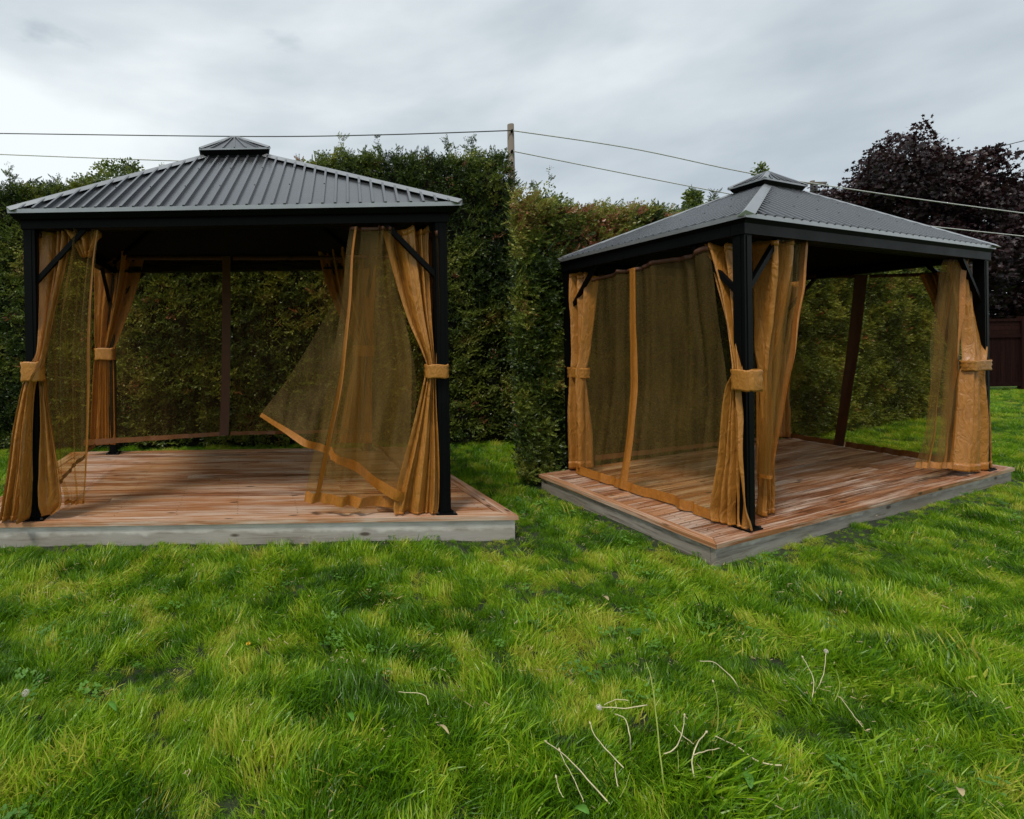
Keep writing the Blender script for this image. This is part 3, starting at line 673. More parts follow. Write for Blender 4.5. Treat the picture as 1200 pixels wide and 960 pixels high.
curtain(FR, 'back', [(318, 905, 945), (380, 904, 930), (430, 903, 922), (512, 904, 922)],
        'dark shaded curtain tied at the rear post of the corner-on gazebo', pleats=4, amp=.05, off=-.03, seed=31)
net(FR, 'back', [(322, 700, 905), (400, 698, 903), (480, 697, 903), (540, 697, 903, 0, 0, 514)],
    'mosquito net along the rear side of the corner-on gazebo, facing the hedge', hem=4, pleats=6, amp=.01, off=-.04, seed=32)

# ------------------------------------------------------------------ lawn
def ground_z(x, y): return .03 * (fnoise(np.asarray(x) * 5, np.asarray(y) * 5, 3) - .5) + .035 * (fnoise(np.asarray(x) * 1.3, np.asarray(y) * 1.3, 0) - .5)
def grid_mesh(x0, x1, nx, y0, y1, ny, zf):
    X, Y = np.meshgrid(np.linspace(x0, x1, nx), np.linspace(y0, y1, ny)); V = np.stack([X.ravel(), Y.ravel(), zf(X, Y).ravel()], -1)
    F = [(i * nx + j, i * nx + j + 1, (i + 1) * nx + j + 1, (i + 1) * nx + j) for i in range(ny - 1) for j in range(nx - 1)]
    return V.tolist(), F
def near_far(x, y):
    z = ground_z(x, y); d = np.hypot(x - 3, y - 8); k = np.clip((30 - d) / 6, 0, 1); return z * k - .02
xs = np.concatenate([np.linspace(-600, -14, 12), np.linspace(-12, 26, 381), np.linspace(28, 600, 12)]); ys = np.concatenate([np.linspace(-400, -4, 8), np.linspace(-2, 24, 261), np.linspace(26, 800, 12)])
X, Y = np.meshgrid(xs, ys); V = np.stack([X.ravel(), Y.ravel(), near_far(X, Y).ravel()], -1); nx, ny = len(xs), len(ys)
me = bpy.data.meshes.new('lawn'); me.from_pydata(V.tolist(), [], [(i * nx + j, i * nx + j + 1, (i + 1) * nx + j + 1, (i + 1) * nx + j) for i in range(ny - 1) for j in range(nx - 1)])
me.materials.append(M_SOIL); me.materials.append(M_TURF)
for pl in me.polygons:
    c = pl.center
    if c.x < -9 or c.x > 25 or c.y > 15 or c.y < 1.2 or (c.y > 9.0 and c.x < 2): pl.material_index = 1
lawn = bpy.data.objects.new('lawn', me); col.objects.link(lawn); lawn['kind'] = 'structure'

def grass_tuft(name, n, spread, h0, h1, wid, r, lean=.5, mat=M_GRASS):
    V, Fc = [], []
    for _ in range(n):
        a = r.uniform(0, 6.283); d = spread * math.sqrt(r.random()); bx, by = d * math.cos(a), d * math.sin(a)
        h = r.uniform(h0, h1); t = r.uniform(0, 6.283); ln = r.uniform(.1, 1.) * lean + .12
        dx, dy = math.cos(t) * h * ln + h * lean * .55, math.sin(t) * h * ln
        wx, wy = -math.sin(t + r.uniform(-.8, .8)) * wid * r.uniform(.6, 1.3), math.cos(t) * wid
        b = len(V)
        for k, (f, w) in enumerate(((0, .8), (.4, 1.), (.75, .7))):
            cx, cy, cz = bx + dx * f ** 1.7, by + dy * f ** 1.7, h * (f - .25 * ln * f * f)
            V += [(cx - wx * w, cy - wy * w, cz), (cx + wx * w, cy + wy * w, cz)]
        V.append((bx + dx, by + dy, h * (1 - .25 * ln)))
        Fc += [(b, b + 1, b + 3, b + 2), (b + 2, b + 3, b + 5, b + 4), (b + 4, b + 5, b + 6)]
    return raw_obj(name, V, Fc, mat)
r_ = random.Random(11)
tufts = src_collection('grass_tuft_source', [grass_tuft('tuft_%d' % i, 52, .045, .022, .068, .0014, r_, lean) for i, lean in enumerate((.2, .3, .45, .6, .75, .4))]
                       + [grass_tuft('tuft_%d' % (6 + i), 26, .07, .02, .05, .0024, r_, .9) for i in range(2)])
def in_deck(x, y, fr, m=.0):
    dx, dy = x - fr.cx, y - fr.cy
    lx = dx * fr.c + dy * fr.s_; ly = -dx * fr.s_ + dy * fr.c
    v = ly / math.cos(fr.sh); u = lx - v * math.sin(fr.sh)
    return (np.abs(u) < fr.W / 2 + m) & (np.abs(v) < fr.D / 2 + m)
def sample_lawn(y0, y1, dens, pad=1.6):
    """uniform points over the strip y0..y1 within the view and a margin"""
    xl0, xr0 = -(PX + 90) / F_PX * y1 - pad, (1200 - PX + 90) / F_PX * y1 + pad
    n = int((xr0 - xl0) * (y1 - y0) * dens); x = rng.uniform(xl0, xr0, n); y = rng.uniform(y0, y1, n)
    k = (x > -(PX + 90) / F_PX * y - pad) & (x < (1200 - PX + 90) / F_PX * y + pad)
    k &= ~in_deck(x, y, FL, -.01) & ~in_deck(x, y, FR, -.01)
    return x[k], y[k]
PTS = []
for (a, b, dns) in ((1.2, 2.6, 900), (2.6, 4.0, 720), (4.0, 6.0, 520), (6.0, 9.5, 340), (9.5, 15.2, 150)):
    PTS.append(sample_lawn(a, b, dns))
gx = np.concatenate([p[0] for p in PTS]); gy = np.concatenate([p[1] for p in PTS])
keep = ~((gy > 8.5) & (gx < 3.2)); keep &= ~((gx > 1.95 + np.maximum(gy - 6.0, 0) * .34) & (gx < 12) & (gy > 6.4 + (gx - 1.9) * .453)); gx, gy = gx[keep], gy[keep]
n = len(gx)
patch_ = fnoise(gx * 1.9 + 5, gy * 2.3 + 3, 1); fine = fnoise(gx * 7, gy * 7, 2); big = fnoise(gx * .8 + 20, gy * .8, 3)
tone = np.clip(.31 + .45 * (patch_ - .43) + 1.25 * (fine - .45) + .3 * (big - .4) + rng.normal(0, .12, n), 0, .8)
yel = rng.random(n) < .018; tone = np.where(yel, .86, tone)
lean_dir = 6.283 * 2.5 * fnoise(gx * 2.1, gy * 2.1, 4) + rng.normal(0, .9, n)
lean_amt = -.02 + .62 * fnoise(gx * 2.3, gy * 2.3, 5) * rng.uniform(.5, 1.3, n)
hgt = .42 + (.88 * fnoise(gx * 2.0 + 7, gy * 2.0, 2) + 2.2 * np.clip(fnoise(gx * 5 + 7, gy * 5.0, 4) - .45, 0, 1)) * rng.uniform(.4, 1.6, n)
hgt *= np.where(gy > 6, 1.0, 1.0)
hgt *= np.where(in_deck(gx, gy, FL, .16) | in_deck(gx, gy, FR, .16), .5, 1.)
gz = ground_z(gx, gy) - .022
rot = np.stack([np.zeros(n), lean_amt, lean_dir], -1)
pick = rng.integers(0, 8, n); pick = np.where((pick > 5) & (fine < .5), rng.integers(0, 6, n), pick)
g = scatter('grass', np.stack([gx, gy, gz], -1), rot, hgt, tone, pick, tufts)
g['label'] = 'thick uneven green lawn grass around both decks'

# clover and broad leaves among the blades
def disc_leaf(V, Fc, c, ax, ay, n=7):
    b = len(V); V.append(tuple(c)); V += [tuple(c + ax * math.cos(t) + ay * math.sin(t)) for t in [6.283 * k / n for k in range(n)]]
    Fc += [(b, b + 1 + k, b + 1 + (k + 1) % n) for k in range(n)]
def clover(name, r):
    V, Fc = [], []
    for _ in range(9):
        c = Vector((r.uniform(-.05, .05), r.uniform(-.05, .05), r.uniform(.03, .055)))
        for k in range(3):
            t = 2.09 * k + r.random(); d = Vector((math.cos(t), math.sin(t), .15)) * .0075
            disc_leaf(V, Fc, c + d, d * .95, Vector((-d.y, d.x, r.uniform(-.002, .002))) * .9, 6)
    return raw_obj(name, V, Fc, M_CLOVER)
clv = src_collection('clover_source', [clover('clover_%d' % i, r_) for i in range(4)])
x, y = sample_lawn(1.3, 5.5, 60); k = (fnoise(x * 1.6 + 31, y * 1.6, 3) > .58) & (rng.random(len(x)) < .45); x, y = x[k], y[k]; n = len(x)
cl = scatter('clover', np.stack([x, y, ground_z(x, y) - .005], -1), np.stack([rng.normal(0, .2, n), rng.normal(0, .2, n), rng.uniform(0, 6.3, n)], -1), rng.uniform(.6, 1.05, n), rng.random(n) * .8, rng.integers(0, 4, n), clv)
cl['label'] = 'low clover leaves scattered among the lawn grass'

# dry clippings lying among the blades
def straw(name, r):
    V, Fc = [], []
    for _ in range(5):
        c = Vector((r.uniform(-.04, .04), r.uniform(-.04, .04), r.uniform(.03, .06))); t = r.uniform(0, 6.3); L_ = r.uniform(.012, .04); d = Vector((math.cos(t), math.sin(t), r.uniform(-.3, .3))) * L_
        w_ = Vector((-math.sin(t), math.cos(t), 0)) * r.uniform(.0008, .0022); b = len(V); V += [tuple(c - w_), tuple(c + w_), tuple(c + d * .6 + w_), tuple(c + d), tuple(c + d * .6 - w_)]; Fc.append((b, b + 1, b + 2, b + 3, b + 4))
    return raw_obj(name, V, Fc, M_DRY)
ssrc = src_collection('clipping_source', [straw('clipping_%d' % i, r_) for i in range(4)])
x, y = sample_lawn(1.3, 5.5, 22); n = len(x)
st = scatter('grass_clippings', np.stack([x, y, ground_z(x, y) - .01], -1), np.stack([rng.normal(0, .2, n), rng.normal(0, .2, n), rng.uniform(0, 6.3, n)], -1), rng.uniform(.7, 1.2, n), rng.random(n), rng.integers(0, 4, n), ssrc)
st['label'] = 'pale dry clippings lying in the lawn grass'

# ------------------------------------------------------------------ hedges
def hedge_clump(name, r, kind):
    V, Fc = [], []
    def leaf(c, d, s, w):
        b = len(V); side = d.cross(Vector((r.uniform(-1, 1), r.uniform(-1, 1), r.uniform(-.3, 1)))).normalized() * w; up = d.cross(side).normalized() * w * .35
        V.extend([tuple(c), tuple(c + d * s * .45 + side + up), tuple(c + d * s), tuple(c + d * s * .45 - side + up)]); Fc.append((b, b + 1, b + 2)); Fc.append((b, b + 2, b + 3))
    if kind == 0:            # flat cedar sprays fanning outwards (local +z is outwards and up)
        for _ in range(5):
            d = Vector((r.uniform(-.8, .8), r.uniform(-.8, .8), r.uniform(.35, 1))).normalized(); s = d.cross(Vector((r.uniform(-1, 1), r.uniform(-1, 1), 0))).normalized()
            p0 = Vector((r.uniform(-.04, .04), r.uniform(-.04, .04), 0)); ln = r.uniform(.09, .17)
            for i in range(9):
                f = i / 9; c = p0 + d * ln * f
                for sg in (-1, 1): leaf(c, (d * .75 + s * sg * (1.0 - .4 * f)).normalized(), .042 * (1 - .45 * f), .0068)
            leaf(p0 + d * ln * .9, d, .035, .006)
    else:
        for _ in range(13):
            d = Vector((r.uniform(-1, 1), r.uniform(-1, 1), r.uniform(-.2, 1))).normalized(); c = d * r.uniform(.02, .085)
            leaf(c, (d + Vector((r.uniform(-.7, .7), r.uniform(-.7, .7), r.uniform(-.7, .7)))).normalized(), r.uniform(.028, .046), r.uniform(.010, .016))
    return raw_obj(name, V, Fc, M_HEDGE)
hsrc = src_collection('hedge_clump_source', [hedge_clump('sprig_%d' % i, r_, 0 if i < 5 else 1) for i in range(9)])
def hedge(path, topf, label, seed, dens, thick=.9, brown=None, skew=0.):
    rg = np.random.default_rng(seed)
    p0, p1 = Vector(path[0]), Vector(path[1]); d = (p1 - p0); Lh = d.length; d.normalize(); nn = Vector((d.y, -d.x)) # towards the camera
    if nn.y > 0: nn = -nn
    root = empty('hedge', (p0.x, p0.y, 0), label, 'hedge')
    P, Rt, S, T, SQ = [], [], [], [], []
    def bulge(s, z): return .20 * (fnoise(s * 1.1 + seed, z * .9, 1) - .5) + .16 * (fnoise(s * 4 + seed, z * 4, 2) - .5)
    def emit(s, z, depth, outx, outz, sc):
        n = len(s); SQ.append(np.asarray(s) + skew * np.minimum(depth, 0)); P.append(np.stack([p0.x + d.x * s - nn.x * (-depth), p0.y + d.y * s + nn.y * depth, z], -1))
        # orient local z towards (nn*outx + up*outz)
        jit = rg.normal(0, .38, (n, 3)); o = np.stack([nn.x * outx, nn.y * outx, outz], -1) + jit; o /= np.linalg.norm(o, axis=1)[:, None]
        th = np.arccos(np.clip(o[:, 2], -1, 1)); ph = np.arctan2(o[:, 1], o[:, 0])
        Rt.append(np.stack([np.zeros(n), th, ph], -1)); S.append(sc * rg.uniform(.6, 1.2, n))
        big = fnoise(s * .7 + 3 * seed, z * .7, 3); md = fnoise(s * 3.1 + seed, z * 3.1, 4)
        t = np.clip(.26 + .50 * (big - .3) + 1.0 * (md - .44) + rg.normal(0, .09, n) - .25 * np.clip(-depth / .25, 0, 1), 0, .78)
        t = np.where(rg.random(n) < .012, .92, t)
        if brown is not None:
            bb = np.exp(-(((s - brown[0]) / brown[2]) ** 2 + ((z - brown[1]) / brown[3]) ** 2)); t = np.where(rg.random(n) < .55 * bb, rg.uniform(.80, .95, n), t)
        T.append(t)
    n = int(Lh * 3.6 * dens); s = rg.uniform(0, Lh, n); z = rg.uniform(.02, 1, n) * topf(s); b = bulge(s, z)
    lay = rg.choice([0, -.07, -.15, .05], n, p=[.52, .25, .11, .12]); emit(s, z, b + lay, np.full(n, .9), np.full(n, .45), 1.0)
    n = int(Lh * thick * dens * .9); s = rg.uniform(0, Lh, n); q = rg.uniform(0, thick, n); tp = topf(s) - .1 * ((q / thick - .35) ** 2)
    emit(s, tp + rg.normal(0, .07, n), -q + .1, np.full(n, .15), np.full(n, 1.), 1.1)
    # ragged shoots along the top
    m = int(Lh * 7)
    for _ in range(m):
        s0 = rg.uniform(0, Lh); q0 = rg.uniform(.05, thick * .7); h = rg.uniform(.08, .34) * (1.0 + .8 * (vnoise(s0 * 1.4, 3.3, 5) > .55)); k = max(3, int(h / .045)); f = np.linspace(0, 1, k)
        emit(s0 + rg.normal(0, .05) * f + rg.normal(0, .02, k), topf(np.full(k, s0)) - .05 + h * f, np.full(k, -q0) + rg.normal(0, .02, k), rg.normal(0, .25, k), np.full(k, 1.2), np.linspace(1.05, .6, k))
    # ends
    for s_end in (0., Lh):
        n = int(thick * 3.6 * dens * .8); q = rg.uniform(0, thick, n); z = rg.uniform(.02, 1, n) * topf(np.full(n, s_end)); emit(np.full(n, s_end) + (skew * q if s_end == 0 else 0) + np.abs(rg.normal(0, .05, n)), z, -q, np.full(n, .1), np.full(n, .5), 1.0)
    P = np.concatenate(P); Rt = np.concatenate(Rt); S = np.concatenate(S); T = np.concatenate(T)
    ok = (P[:, 2] < 6) & (np.concatenate(SQ) > -.04)
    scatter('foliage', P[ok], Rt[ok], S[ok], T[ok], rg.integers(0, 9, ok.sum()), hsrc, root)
    # solid dark core added inside to block light and stop the view
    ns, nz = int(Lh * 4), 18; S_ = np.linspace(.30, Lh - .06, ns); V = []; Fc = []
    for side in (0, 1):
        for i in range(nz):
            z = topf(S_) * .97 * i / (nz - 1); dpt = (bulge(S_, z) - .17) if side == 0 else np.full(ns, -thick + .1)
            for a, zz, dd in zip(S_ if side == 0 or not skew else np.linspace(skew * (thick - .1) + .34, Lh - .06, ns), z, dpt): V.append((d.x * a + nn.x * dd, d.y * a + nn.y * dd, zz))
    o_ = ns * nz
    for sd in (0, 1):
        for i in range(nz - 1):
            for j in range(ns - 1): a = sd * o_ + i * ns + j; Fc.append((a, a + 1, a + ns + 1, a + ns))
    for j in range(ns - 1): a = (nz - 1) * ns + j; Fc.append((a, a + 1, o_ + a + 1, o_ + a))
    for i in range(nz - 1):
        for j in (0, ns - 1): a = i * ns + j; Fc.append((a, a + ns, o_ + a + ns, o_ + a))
    me = bpy.data.meshes.new('dark_core'); me.from_pydata(V, [], Fc); me.materials.append(M_CORE); o = bpy.data.objects.new('dark_core', me); col.objects.link(o); o.parent = root
    return root
HL = ((-9.0, 8.35), (3.15, 8.35))
HR = ((1.87, 5.92), (12.2, 10.75))
def top_left(s):
    x = -9.0 + s; return np.interp(x, [-9, -5.3, -4.2, -3.2, -.6, -.3, 2.5, 2.75, 3.2], [4.0, 4.0, 4.1, 4.0, 4.3, 4.42, 4.40, 3.3, 3.1]) + .15 * (fnoise(x * 1.6, x * 0 + 2.2, 1) - .5)
def top_right(s):
    return np.interp(s, [0, 1.5, 3, 5, 12], [3.10, 3.1, 3.2, 3.25, 3.0]) + 0.12 * (fnoise(s * 1.8, s * 0 + 5.2, 2) - .5)
hedge(HL, top_left, 'tall dark green cedar hedge directly behind the front-facing gazebo', 1, 330)
hedge(HR, top_right, 'cedar hedge with some browned foliage, running back behind the corner-on gazebo', 2, 380, brown=(1.1, 2.75, .45, .35), skew=.94)

# ------------------------------------------------------------------ trees
def leaf_clump(name, r, n, rad, s0, mat, lobed=True):
    V, Fc = [], []
    for _ in range(n):
        c = Vector((r.gauss(0, 1), r.gauss(0, 1), r.gauss(0, .7))) * rad * .55; nrm = Vector((r.uniform(-1, 1), r.uniform(-1, 1), r.uniform(.1, 1))).normalized()
        a = nrm.orthogonal().normalized(); b_ = nrm.cross(a); t0 = r.uniform(0, 6.3); s = s0 * r.uniform(.6, 1.2)
        k = 10 if lobed else 6; base = len(V); V.append(tuple(c))
        for i in range(k):
            t = t0 + 6.283 * i / k; rr = s * ((1. if i % 2 == 0 else .55) if lobed else 1)
            V.append(tuple(c + (a * math.cos(t) + b_ * math.sin(t)) * rr + nrm * (-.15 * rr)))
        Fc += [(base, base + 1 + i, base + 1 + (i + 1) % k) for i in range(k)]
    return raw_obj(name, V, Fc, mat)
msrc = src_collection('maple_clump_source', [leaf_clump('maple_sprig_%d' % i, r_, 20, .30, .075, M_MAPLE) for i in range(5)])
def maple(x, y, h, rad, label, seed, n, cz=.58):
    rg = np.random.default_rng(seed); root = empty('maple_tree', (x, y, 0), label, 'tree', 'purple maples beyond the fence')
    blobs = [(0, 0, h * cz, rad * .62, h * .30)]
    for _ in range(30):
        a = rg.uniform(0, 6.28); q = rad * rg.uniform(.35, .78); z = h * rg.uniform(.14, .90); k = 1 - abs(z / h - .45) * .8
        blobs.append((q * math.cos(a) * k, q * math.sin(a) * k, z, rad * rg.uniform(.20, .34), rad * rg.uniform(.18, .30)))
    blobs.append((0, 0, h * .90, rad * .28, rad * .26))
    m = MB(); trunk = [Vector((x, y, -.05)), Vector((x + .05, y, h * .18)), Vector((x - .05, y + .1, h * .45)), Vector((x, y, h * .8))]; m.tube(trunk, [.26, .2, .13, .04], 10); tr = m.build('trunk', M_BARK, root, smooth=True)
    for b in blobs[1:]:
        st = trunk[1].lerp(trunk[3], max(0.02, min(.8, (b[2] / h - .25)))); e = Vector((x + b[0], y + b[1], b[2])); mid = st.lerp(e, .5) + Vector((0, 0, .2))
        m = MB(); m.tube([st, mid, e], [.07, .045, .015], 6); m.build('limb', M_BARK, root, smooth=True)
    P = []
    w = np.array([b[3] ** 2 * b[4] ** .5 for b in blobs]); w /= w.sum(); ids = rg.choice(len(blobs), n, p=w)
    v = rg.normal(0, 1, (n, 3)); v /= np.linalg.norm(v, axis=1)[:, None]; rr = rg.uniform(.35, 1.05, n) ** .6
    B = np.array(blobs)[ids]; P = B[:, :3] + v * rr[:, None] * np.stack([B[:, 3], B[:, 3], B[:, 4]], -1) + np.array([x, y, 0])
    T = np.clip(.2 + .5 * rg.random(n) + .2 * v[:, 2], 0, 1)
    scatter('crown', P, np.stack([rg.normal(0, .5, n), rg.normal(0, .5, n), rg.uniform(0, 6.3, n)], -1), rg.uniform(.7, 1.3, n), T, rg.integers(0, 5, n), msrc, root)
    return root
T1 = at_depth(1060, 391, 20.0); maple(T1.x, 20.0, 8.8, 4.3, 'big dark purple maple rising above the roof of the corner-on gazebo', 5, 3600)
T2 = at_depth(1262, 391, 18.5); maple(T2.x, 18.5, 8.0, 3.1, 'dark purple maple cut by the right edge of the picture', 6, 2000)

gsrc = src_collection('garden_tree_clump_source', [hedge_clump('tree_sprig_%d' % i, r_, 1) for i in range(4)])
def small_tree(px, py, dep, rad, label, seed, n=420, conic=False):
    q = at_depth(px, py, dep); h = q.z; rg = np.random.default_rng(seed); root = empty('garden_tree', (q.x, dep, 0), label, 'tree', 'trees peeping over the hedge')
    m = MB(); m.tube([Vector((q.x, dep, -.05)), Vector((q.x, dep, h * .6)), Vector((q.x, dep, h * .97))], [.12, .07, .01], 8); m.build('trunk', M_BARK, root, smooth=True)
    z = rg.uniform(.35, 1, n) ** (.8); a = rg.uniform(0, 6.28, n); k = (1 - z) * 1.6 if conic else np.sqrt(np.clip(1 - ((z - .72) / .30) ** 2, 0, 1)) ; r1 = rad * np.clip(k, .03, 1) * np.sqrt(rg.uniform(.15, 1, n))
    P = np.stack([q.x + r1 * np.cos(a), dep + r1 * np.sin(a), h * z], -1)
    scatter('crown', P, np.stack([rg.normal(0, .5, n), rg.normal(0, .5, n), rg.uniform(0, 6.3, n)], -1), rg.uniform(1.6, 2.6, n), np.clip(.15 + .4 * rg.random(n), 0, 1), rg.integers(0, 4, n), gsrc, root)
small_tree(140, 196, 13, 1.0, 'small leafy tree top showing over the left end of the hedge', 40, 700)
small_tree(812, 229, 13, .55, 'pointed green treetop peeping over the hedge left of the corner-on roof', 41, 500, True)
small_tree(891, 195, 14, .45, 'thin twiggy treetop just behind the cupola of the corner-on gazebo', 42, 200, True)

# ------------------------------------------------------------------ board fence
FY = 15.0
fr_root = empty('board_fence', (at_depth(1180, 400, FY).x, FY, 0), 'dark brown board fence across the far right end of the lawn', 'fence')
fz = 2.02; xa, xb = at_depth(1120, 400, FY).x, at_depth(1275, 400, FY).x; bay = 2.4; x = at_depth(1197, 400, FY).x - bay * 2
def bxw(mb, a, b):
    (x0, y0, z0), (x1, y1, z1) = a, b
    mb.hexa([Vector(p) for p in ((x0, y0, z0), (x1, y0, z0), (x1, y1, z0), (x0, y1, z0), (x0, y0, z1), (x1, y0, z1), (x1, y1, z1), (x0, y1, z1))], lambda p: (p[2], p[0])); return mb
for k in range(4):
    X0 = x + k * bay
    bxw(MB(), (X0 - .06, FY - .06, -.1), (X0 + .06, FY + .06, fz + .04)).build('fence_post', M_FENCE, fr_root)
    if k == 3: break
    a, b = X0 + .062, X0 + bay - .062
    for (z0, z1, w) in ((.10, .20, .035), (1.47, 1.56, .045), (1.93, 2.00, .045)): bxw(MB(), (a, FY - w, z0), (b, FY + w, z1)).build('fence_rail', M_FENCE, fr_root)
    nb = 17; w = (b - a) / nb
    for i in range(nb): bxw(MB(), (a + i * w + .004, FY - .012, .202), (a + (i + 1) * w - .004, FY + .012, 1.468)).build('fence_board', M_FENCE, fr_root)
    for i in range(3): bxw(MB(), (a, FY - .012, 1.562 + i * .123), (b, FY + .012, 1.562 + (i + 1) * .123 - .008)).build('fence_board', M_FENCE, fr_root)

# ------------------------------------------------------------------ utility poles and wires
def wire(name, pts, rad, mat, label, sag=0.):
    P = crom(np.array([list(p) for p in pts]), 40); s = np.linspace(0, 1, 40); P[:, 2] -= sag * 4 * s * (1 - s)
    m = MB(); m.tube([Vector(p) for p in P], rad, 6); o = m.build(name, mat, None, smooth=True, origin=P[0].tolist())
    return props(o, label, 'wire', 'overhead wires')
PD = 12.5
q1, q2 = at_depth(600, 153, PD), at_depth(600, 191, PD); q2b = at_depth(600, 177, PD)
pole = empty('utility_pole', (q1.x, PD, 0), 'plain wooden utility pole rising from behind the hedge between the two gazebos', 'pole', 'utility poles')
m = MB(); m.tube([Vector((q1.x, PD + .1, -.2)), Vector((q1.x, PD + .1, q1.z * .5)), Vector((q1.x, PD + .1, q1.z + .18))], [.13, .10, .075], 12); m.build('shaft', M_POLE, pole, smooth=True)
for q in (q1, q2, q2b):
    m = MB(); m.tube([q + Vector((0, .12, -.05)), q + Vector((0, -.02, 0))], .03, 8); m.build('insulator', M_BLACK, pole)
wire('overhead_wire', [at_depth(-60, 156, 14), at_depth(0, 156.5, 13.8), at_depth(290, 160, 13), at_depth(450, 158, 12.6), q1], .013, M_WIRE, 'thin overhead wire passing just above the cupola of the front-facing gazebo')
wire('overhead_wire', [at_depth(-60, 178, 14), at_depth(0, 181, 13.8), at_depth(190, 188, 13.2), at_depth(375, 193, 12.8), at_depth(500, 193.5, 12.6), q2], .013, M_WIREL, 'pale overhead wire crossing behind the roof of the front-facing gazebo')
wire('overhead_wire', [q1, at_depth(740, 174, 13), at_depth(868, 201, 13.4), at_depth(972, 218, 13.8), at_depth(1080, 234, 14.2), at_depth(1200, 250, 14.6), at_depth(1300, 263, 15)], .014, M_WIREL, 'upper overhead wire slanting down past the cupola of the corner-on gazebo')
wire('overhead_wire', [q2b, at_depth(730, 203, 13), at_depth(848, 226, 13.4), at_depth(960, 246, 13.8), at_depth(1063, 262, 14.2), at_depth(1200, 277, 14.6), at_depth(1300, 288, 15)], .013, M_WIREL, 'lower overhead wire slanting down behind the roof of the corner-on gazebo')
wire('overhead_wire', [at_depth(1120, 184, 26), at_depth(1163, 174, 26), at_depth(1200, 165, 26), at_depth(1280, 146, 26)], .02, M_WIRE, 'short stretch of wire climbing to the right beside the big purple maple')
q = at_depth(952, 212, 30)
p2 = empty('utility_pole', (q.x, 30, 0), 'distant utility pole with a small transformer, just right of the corner-on cupola', 'pole', 'utility poles')
m = MB(); m.tube([Vector((q.x, 30, -.2)), Vector((q.x, 30, q.z))], [.16, .11], 10); m.build('shaft', M_POLE, p2, smooth=True)
m = MB(); m.tube([Vector((q.x - .12, 29.75, q.z - .85)), Vector((q.x - .12, 29.75, q.z - .3))], .16, 10); m.build('transformer', M_BOLT, p2, smooth=True)
m = MB(); bxw(m, (q.x - .7, 29.86, q.z - .2), (q.x + .7, 29.95, q.z - .1)); m.build('crossarm', M_POLE, p2)

# ------------------------------------------------------------------ dandelions, stalks and fallen bits on the lawn
def stalk(pts, rad, mat, label, head=None, hs=.014, name='dandelion_stalk', group='bare dandelion stalks on the lawn', z=(.03, .09)):
    """pts in photograph pixels; heights above the lawn run through z"""
    n = len(pts); W = []
    for i, (px, py) in enumerate(pts):
        zz = z[0] + (z[1] - z[0]) * i / max(n - 1, 1) if len(z) == 2 else z[i]
        p = on_ground(px, py, zz); W.append(list(p))
    P = crom(np.array(W), 18); o0 = Vector(P[0]); o0.z = 0
    root = empty(name, o0, label, 'dandelion' if head else 'stalk', group)
    m = MB(); m.tube([Vector(p) + Vector((.0007 * math.sin(i_ * 1.7 + P[0][0] * 90), .0, .001 * math.sin(i_ * 1.1 + P[0][1] * 70))) for i_, p in enumerate(P)], list(np.linspace(rad * .8, rad * .5, 18)), 6); m.build('stem', mat, root, smooth=True)
    if head == 'bud':
        e = Vector(P[-1]); d = (e - Vector(P[-2])).normalized(); m = MB(); m.tube([e, e + d * .004, e + d * .010], [.0028, .0042, .002], 7); m.build('bud', M_STALK, root, smooth=True)
    elif head in ('fluff', 'flower'):
        e = Vector(P[-1]); m = MB(); rr = random.Random(len(pts) * 7 + int(pts[0][0])); big = 120 if head == 'fluff' else 60
        for k in range(big):
            d = Vector((rr.gauss(0, 1), rr.gauss(0, 1), rr.gauss(0, 1) if head == 'fluff' else abs(rr.gauss(0, .7)))).normalized(); s = d.orthogonal().normalized(); t = d.cross(s); L_ = hs * rr.uniform(.8, 1.1)
            if head == 'fluff':
                m.quad([e + d * .002 - s * .0002, e + d * L_ * .8, e + d * .002 + s * .0002])
                for q in range(5):
                    a = 1.256 * q; dd = (s * math.cos(a) + t * math.sin(a)); pp = dd.cross(d) * .0006
                    m.quad([e + d * L_ * .8 - pp, e + d * L_ * .8 + pp, e + d * L_ + dd * .0045])
            else:
                w = s * .0016; m.quad([e - w, e + w, e + d * L_ + w, e + d * L_ - w])
        m.build('seed_head' if head == 'fluff' else 'flower_head', M_FLUFF if head == 'fluff' else M_YELLOW, root)
    return root
stalk([(14, 852), (22, 838), (28, 822), (30, 812)], .0022, M_STALKG, 'white dandelion seed head on a bent stem at the far left of the lawn', 'fluff', .015, 'dandelion', 'dandelions in bloom or seed', z=(.03, .12))
stalk([(291, 757), (290, 745), (285, 729)], .003, M_STALKG, 'single upright pale stalk in the lawn before the front-facing gazebo', None, z=(.03, .13))
stalk([(293, 762), (291, 755)], .002, M_STALKG, 'small yellow dandelion flower at the foot of a pale stalk', 'flower', .012, 'dandelion', 'dandelions in bloom or seed', z=(.03, .06))
S = lambda *a, **k: stalk(*a, **k)
S([(714, 942), (690, 915), (665, 888), (641, 870)], .0035, M_STALK, 'thick straight cream stalk lying lowest left of the fallen dandelion stalks', 'bud', z=(.04, .09))
S([(684, 940), (672, 912), (661, 892), (656, 880)], .0022, M_STALK, 'thin cream stalk crossing under the thick one at lower left', 'bud', z=(.04, .08))
S([(660, 935), (655, 925), (652, 912)], .0028, M_STALK, 'short pale stalk with a frayed tip at the left of the fallen stalks', 'bud', z=(.04, .07))
S([(731, 900), (712, 880), (697, 862), (692, 849)], .0030, M_STALK, 'curved cream stalk leaning left above the thick lying stalk', 'bud', z=(.04, .10))
S([(724, 922), (721, 905), (721, 893)], .0028, M_STALK, 'short upright cream stalk between two longer fallen ones', None, z=(.04, .10))
